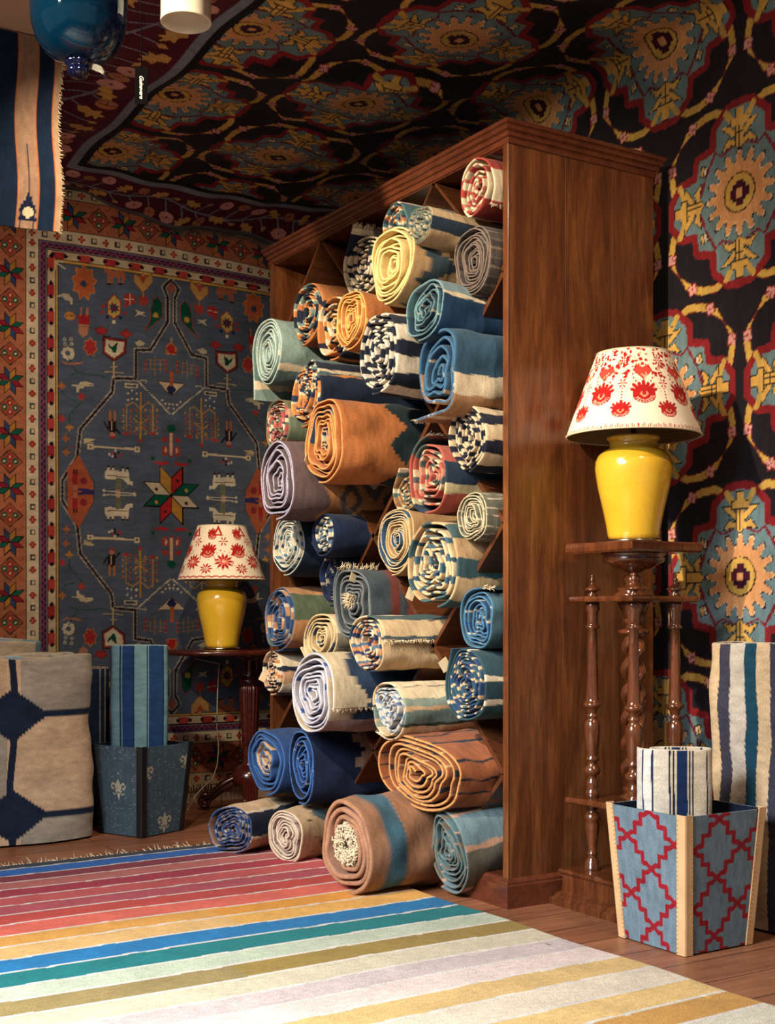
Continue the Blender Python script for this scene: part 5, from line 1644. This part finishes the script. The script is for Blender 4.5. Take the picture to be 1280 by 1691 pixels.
def f_bluestripe(u, d, front):
    st_ = [(-2, (36, 56, 88)), (-.96, (104, 138, 148)), (-.62, (32, 46, 78)), (-.58, (110, 140, 150)), (-.555, (34, 60, 104)), (-.22, (30, 42, 70)), (-.19, (100, 134, 140)), (-.165, (110, 146, 152)), (.24, (28, 40, 66)), (.27, (110, 142, 148)), (.30, (34, 62, 102)), (.66, (28, 40, 66)), (.69, (110, 144, 150)), (.72, (100, 138, 142)), (.97, (34, 56, 88))]
    return col_by(st_, u + 0 * d)


upright('folded_rug', 'blue and pale teal striped rug standing folded in the dark blue bin', 'folded rug', 1.945, 5.06, .775, .125, .045, math.radians(62), f_bluestripe, Sx([(20, (60, 90, 120)), (14, (110, 140, 150))]), .755, N=3, p=5, cr=.25, T=.008, tele=.002, seed=51, edge=(150, 170, 170), wav=.5, kmin=.25, th0=120)


def f_cream(u, d, front):
    st_ = [(-2, (232, 222, 208)), (-.95, (44, 60, 90)), (-.91, (236, 226, 212)), (-.72, (34, 44, 70)), (-.675, (228, 214, 190)), (-.345, (30, 40, 64)), (-.30, (224, 204, 168)), (-.25, (30, 40, 64)), (-.205, (224, 204, 168)), (-.15, (30, 48, 86)), (.14, (224, 204, 168)), (.18, (30, 40, 64)), (.225, (224, 204, 168)), (.27, (30, 40, 64)), (.315, (226, 206, 174)), (.66, (34, 44, 70)), (.70, (226, 208, 178)), (.94, (34, 44, 70)), (.97, (220, 200, 170))]
    return col_by(st_, u + 0.006 * np.sin(d * 30) + 0 * d)


upright('rolled_rug', 'cream rug with navy pinstripes and one wide navy stripe standing in the trellis bin', 'rolled rug', 2.558, 2.585, .530, .112, .050, math.radians(57), f_cream, Sx([(26, (226, 210, 180)), (14, (40, 70, 130)), (30, (226, 210, 180)), (6, (60, 80, 120))]), .515, N=1.6, p=3.5, cr=.35, T=.006, tele=.004, seed=52, edge=(236, 222, 192), wav=.4, kmin=.45, th0=150)


def f_wide(u, d, front):
    y_ = 2.54 - .225 * u     # world y of this point on the face
    stp = []
    for px in (0, 1157, 1172, 1189, 1203, 1225, 1246, 1269, 1300, 1330, 1352, 1380):
        if px == 0:
            stp.append(-9.0)
        else:
            dx, dy = ray(px)
            stp.append((2.54 - dy * 2.81 / dx) / .225)
    cs_ = [(220, 202, 174), (32, 74, 92), (222, 190, 146), (66, 64, 76), (206, 192, 172), (30, 70, 86), (216, 184, 142), (62, 62, 74), (200, 186, 164), (32, 74, 92), (216, 186, 144), (62, 62, 74)]
    w = 0.008 * np.sin(d * 390) + .10 * d * d
    return col_by(list(zip(stp, cs_)), u + w)


upright('rolled_rug', 'tall upright rug with wide teal, charcoal and cream stripes against the right wall', 'rolled rug', 2.915, 2.535, .815, .232, .105, 0.0, f_wide, Sx([(30, (210, 190, 160)), (20, (40, 76, 92)), (30, (214, 186, 146)), (20, (64, 62, 74))]), .812, N=4, p=4, cr=.35, T=.011, tele=.012, seed=53, edge=(214, 196, 166), wav=.9, kmin=.2, th0=130, rot=0.0)


def f_hex(u, d, front):
    X = 1.41 + .355 * u
    Zt = .72 - d
    out = np.empty(X.shape + (3,))
    out[:] = lin((224, 194, 158))
    grey = (X > 1.42) & (Zt > .49) | (X < 1.36) & (Zt < .49) & (Zt > .12) | (X > 1.42) & (Zt < .12)
    out[grey] = lin((176, 168, 152))
    grey2 = (X < 1.36) & (Zt > .49)
    out[grey2] = lin((214, 184, 150))
    navy = np.abs(X - 1.385 + .01 * np.sin(Zt * 9)) < .015
    for zc_ in (.495, .105):
        q = np.abs(X - 1.385) / .155 + np.abs(Zt - zc_) / .105
        navy |= np.floor(q * 14) / 14 < 1.0
        navy |= (np.abs(Zt - zc_) < .013) & (X > 1.38)
    for zc_ in (.30,):
        navy |= (np.abs(Zt - zc_) < .013) & (X < 1.2)
    out[navy & front] = lin((34, 46, 68))
    return out


upright('rolled_rug', 'big upright beige and grey rug with navy hexagon lattice at the left edge', 'rolled rug', 1.41, 5.09, .735, .350, .125, math.radians(90), f_hex, Sx([(30, (206, 190, 166)), (14, (150, 180, 200)), (20, (200, 184, 160))]), .733, N=4, p=3.4, cr=.35, T=.016, tele=.016, seed=54, edge=(206, 184, 152), wav=.7, kmin=.3, th0=120)


def f_lb(u, d, front):
    return col_by([(-2, (120, 158, 184)), (-.5, (200, 190, 170)), (.1, (44, 64, 90)), (.2, (212, 192, 164)), (.8, (120, 150, 170))], u + 0 * d)


upright('rolled_rug', 'pale blue and beige rug standing behind the hexagon rug at the left edge', 'rolled rug', 1.30, 5.36, .795, .33, .085, math.radians(90), f_lb, Sx([(30, (140, 176, 200)), (20, (210, 200, 180))]), .793, N=4, p=3.2, cr=.5, T=.016, tele=.010, seed=55, edge=(160, 186, 200), wav=1.2, kmin=.3, th0=60)


def f_nv(u, d, front):
    return col_by([(-2, (190, 160, 130)), (-.72, (44, 60, 90)), (.3, (150, 150, 140)), (.4, (40, 56, 84)), (.6, (170, 166, 150)), (.7, (40, 56, 84))], u + 0 * d)


upright('rolled_rug', 'narrow navy rug with a frayed tan edge squeezed between hexagon rug and dark bin', 'rolled rug', 1.845, 5.36, .672, .070, .050, math.radians(75), f_nv, Sx([(30, (44, 60, 90)), (20, (190, 170, 140))]), .670, N=3, p=2.6, cr=.4, T=.008, tele=.006, seed=56, edge=(190, 160, 130), wav=.8, kmin=.3, th0=170, fr=(.6, .012), flap=.02)

# ------------------------------------------------------------------ red card table in the far corner
tb = empty('side_table', (2.60, 5.385, 0), 'dark red lacquered pedestal table with a fluted column and scrolled feet', 'table')
bm = bmesh.new()
rings = []
for (o_, z) in [(-.03, .716), (-.008, .717), (0, .722), (.001, .730), (-.001, .737), (-.008, .741), (-.03, .742)]:
    rings.append([bm.verts.new(((.405 + o_) * math.copysign(abs(math.cos(a)) ** .9, math.cos(a)), (.262 + o_) * math.copysign(abs(math.sin(a)) ** .9, math.sin(a)), z)) for a in np.linspace(0, 2 * PI, 73)[:-1]])
for a, b in zip(rings, rings[1:]):
    for i in range(72):
        bm.faces.new((a[i], a[(i + 1) % 72], b[(i + 1) % 72], b[i]))
bm.faces.new(rings[0][::-1]); bm.faces.new(rings[-1])
link('table_top', bm, 'redwood', tb, True)
bm = bmesh.new()
lathe(bm, [(.052, .20), (.034, .215), (.030, .24)], 40)
lathe(bm, [(.030, .235), (.028, .25), (.033, .30), (.040, .42), (.046, .52), (.048, .56), (.040, .58)], 96, flute=16, fa=.07)
lathe(bm, [(.034, .575), (.052, .585), (.052, .600), (.036, .612), (.040, .630), (.040, .690), (.055, .700), (.11, .716)], 40)
lathe(bm, [(.075, .115), (.085, .125), (.085, .165), (.070, .185), (.050, .205)], 40)
link('column', bm, 'redwood', tb, True)
for k in range(4):
    a = PI / 4 + k * PI / 2 + .35
    bm = bmesh.new()
    ca, sa = math.cos(a), math.sin(a)
    # reeded knee sweeping out and down to a scroll
    for j in range(-2, 3):
        off = j * .0125
        pts = []
        for t in np.linspace(0, 1, 14):
            r_ = .05 + .15 * t
            z = .145 - .095 * t ** 1.6
            pts.append((r_ * ca - off * sa, r_ * sa + off * ca, z + .006))
        tube(bm, pts, [.0115 - .003 * t for t in np.linspace(0, 1, 14)], 8)
    pts = []
    for t in np.linspace(0, 1, 14):
        r_ = .05 + .15 * t
        pts.append((r_ * ca, r_ * sa, .130 - .095 * t ** 1.6))
    tube(bm, pts, [.026 - .010 * t for t in np.linspace(0, 1, 14)], 10)
    for off in (-.016, 0, .016):
        sp = []
        for t in np.linspace(0, 1, 40):
            q = 2 * PI * 1.5 * t + .6
            rr = .034 * (1 - .75 * t)
            r_ = .205 - rr * math.cos(q)
            sp.append((r_ * ca - off * sa, r_ * sa + off * ca, .040 + rr * math.sin(q)))
        tube(bm, sp, [.0095 - .004 * t for t in np.linspace(0, 1, 40)], 8)
    lathe(bm, [(.016, .0), (.018, .006), (.012, .012)], 16, .20 * ca, .20 * sa)
    link('foot', bm, 'redwood', tb, True)
bm = bmesh.new()
cp = []
for (px, py, yy) in ((362, 1096, 5.46), (361, 1110, 5.46), (359, 1150, 5.45), (358, 1200, 5.44), (361, 1232, 5.42), (359, 1262, 5.40), (352, 1284, 5.36), (338, 1298, 5.30), (324, 1312, 5.22), (316, 1326, 5.10), (309, 1338, 5.02)):
    dx, dy = ray(px)
    t = yy / dy
    cp.append((dx * t - 2.44, yy - 5.345, max(.004, EYE + (HOR - py) / FPX * t) - .7425))
cp = [(0.03, 0.09, .004), (.03, .24, .004), (0.0, .29, -.02), (-.02, .25, -.05)] + cp
tube(bm, cp, .0028, 6)
c_ = link('power_cord', bm, 'cord', lampL, True)
c_.rotation_euler = (0, 0, -0.3)
c_.scale = (1 / .965,) * 3
c_['label'] = 'thin pale cable hanging to the floor'

# ------------------------------------------------------------------ blue glass lantern
lx, ly, lz = 1.134, 3.416, 2.404
lan = empty('hanging_lantern', (lx, ly, lz), 'deep blue bell-shaped glass lantern hanging at the top left', 'lantern')
outer_p = [(.010, .003), (.04, .004), (.072, .016), (.098, .038), (.116, .066), (.1265, .100), (.1305, .135), (.1315, .19), (.1325, .27), (.136, .310), (.148, .335), (.152, .340)]
bm = bmesh.new()
prof = outer_p + [(r - .004, z + .002) for r, z in outer_p[::-1]]
lathe(bm, prof, 72, cap=False)
rg = [v for v in bm.verts]
link('glass_bell', bm, 'blueglass', lan, True)
bm = bmesh.new()
lathe(bm, [(.034, .010), (.036, .002), (.034, -.006), (.026, -.010), (.028, -.014), (.032, -.020), (.030, -.028), (.022, -.036), (.010, -.041), (.001, -.042)], 60, flute=14, fa=.05)
kb = link('knob', bm, 'darkglass', lan, True)
kb['label'] = 'ribbed dark blue glass knob'
bm = bmesh.new()
tube(bm, [(.030, -.01, -.004), (.042, -.024, -.012), (.050, -.034, -.018), (.056, -.040, -.030)], [.008, .010, .009, .004], 6)
link('glass_drop', bm, 'clearglass', lan)
hold = bmesh.new()
lathe(hold, [(.006, .035), (.007, .08), (.005, .15), (.010, .155), (.004, .16), (.004, .44), (.010, .45)], 16)
link('centre_stem', hold, 'darkmetal', lan, True)
for k in range(3):
    a = 2 * PI * k / 3 + .8
    ca, sa = math.cos(a), math.sin(a)
    bm = bmesh.new()
    tube(bm, [(0, 0, .060), (.03 * ca, .03 * sa, .055), (.060 * ca, .060 * sa, .075), (.068 * ca, .068 * sa, .12)], .004, 8)
    lathe(bm, [(.010, .118), (.026, .124), (.028, .128), (.013, .130), (.013, .140), (.015, .145)], 20, .068 * ca, .068 * sa)
    arm = link('candle_arm', bm, 'darkmetal', lan, True)
    bm = bmesh.new()
    lathe(bm, [(.011, .140), (.011, .235), (.009, .238), (.001, .239)], 20, .068 * ca, .068 * sa)
    link('candle', bm, 'candle', arm, True)
bm = bmesh.new()
for k in range(3):
    a = 2 * PI * k / 3
    tube(bm, [(.150 * math.cos(a), .150 * math.sin(a), .338), (.0, .0, .445)], .0018, 6)
tube(bm, [(0, 0, .44), (0, 0, .471)], .004, 8)
link('chain', bm, 'darkmetal', lan, True)
bm = bmesh.new()
tube(bm, [(.126, -.075, .22), (.128, -.078, .245), (.140, -.085, .262), (.165, -.10, .285), (.20, -.12, .34), (.22, -.13, .46)], .003, 8)
link('cord', bm, 'cord', lan, True)

# ------------------------------------------------------------------ cream cylinder ceiling lamp
bm = bmesh.new()
px_, py_, r_ = 1.421, 3.354, .0705
lathe(bm, [(.050, .10), (.062, .02), (.066, .001), (.0705, 0), (.0715, .004), (.0705, .010), (.0705, .275), (.060, .280)], 56, cap=True)
cl = empty('ceiling_downlight', (px_, py_, 2.560), 'short cream enamel cylinder light fixed beneath the flower border of the ceiling rug', 'ceiling light')
link('housing', bm, 'whiteenamel', cl, True)
bm = bmesh.new(); lathe(bm, [(.04, .272), (.04, .290)], 24)
link('ceiling_mount', bm, 'whiteenamel', cl, True)

# ------------------------------------------------------------------ black swing tag on its thread
tg = empty('swing_tag', (1.169, 3.040, 2.220), 'small black card tag with white script hanging on a dark thread', 'tag')
tg.rotation_euler = (0, 0, -YAW + .14)
bm = bmesh.new()
bmesh.ops.create_cube(bm, size=1, matrix=Matrix.Diagonal((.031, .0012, .094, 1)))
tcard = link('card', bm, 'blacktag', tg)
bm = bmesh.new()
tube(bm, [(0, -.001, .043), (0, 0, .052), (0, 0, .30), (0, 0, .652)], .0014, 6)
link('thread', bm, 'blacktag', tg)
fc_ = bpy.data.curves.new('tag_text', 'FONT')
fc_.body = 'Guinevere'
fc_.size = .0138
fc_.shear = .45
fc_.space_character = 1.0
fc_.align_x = 'CENTER'
fc_.align_y = 'CENTER'
fc_.extrude = .0002
fo = bpy.data.objects.new('tag_text_source', fc_)
COL.objects.link(fo)
bpy.context.view_layer.update()
dg = bpy.context.evaluated_depsgraph_get()
me = bpy.data.meshes.new_from_object(fo.evaluated_get(dg))
bpy.data.objects.remove(fo)
me.materials.clear(); me.materials.append(M['tagtext'])
to = bpy.data.objects.new('lettering', me)
COL.objects.link(to)
to.parent = tcard
to.matrix_local = Matrix.Translation((0.0, -.0011, -.004)) @ Matrix.Rotation(PI / 2, 4, 'X') @ Matrix.Rotation(-PI / 2, 4, 'Z')
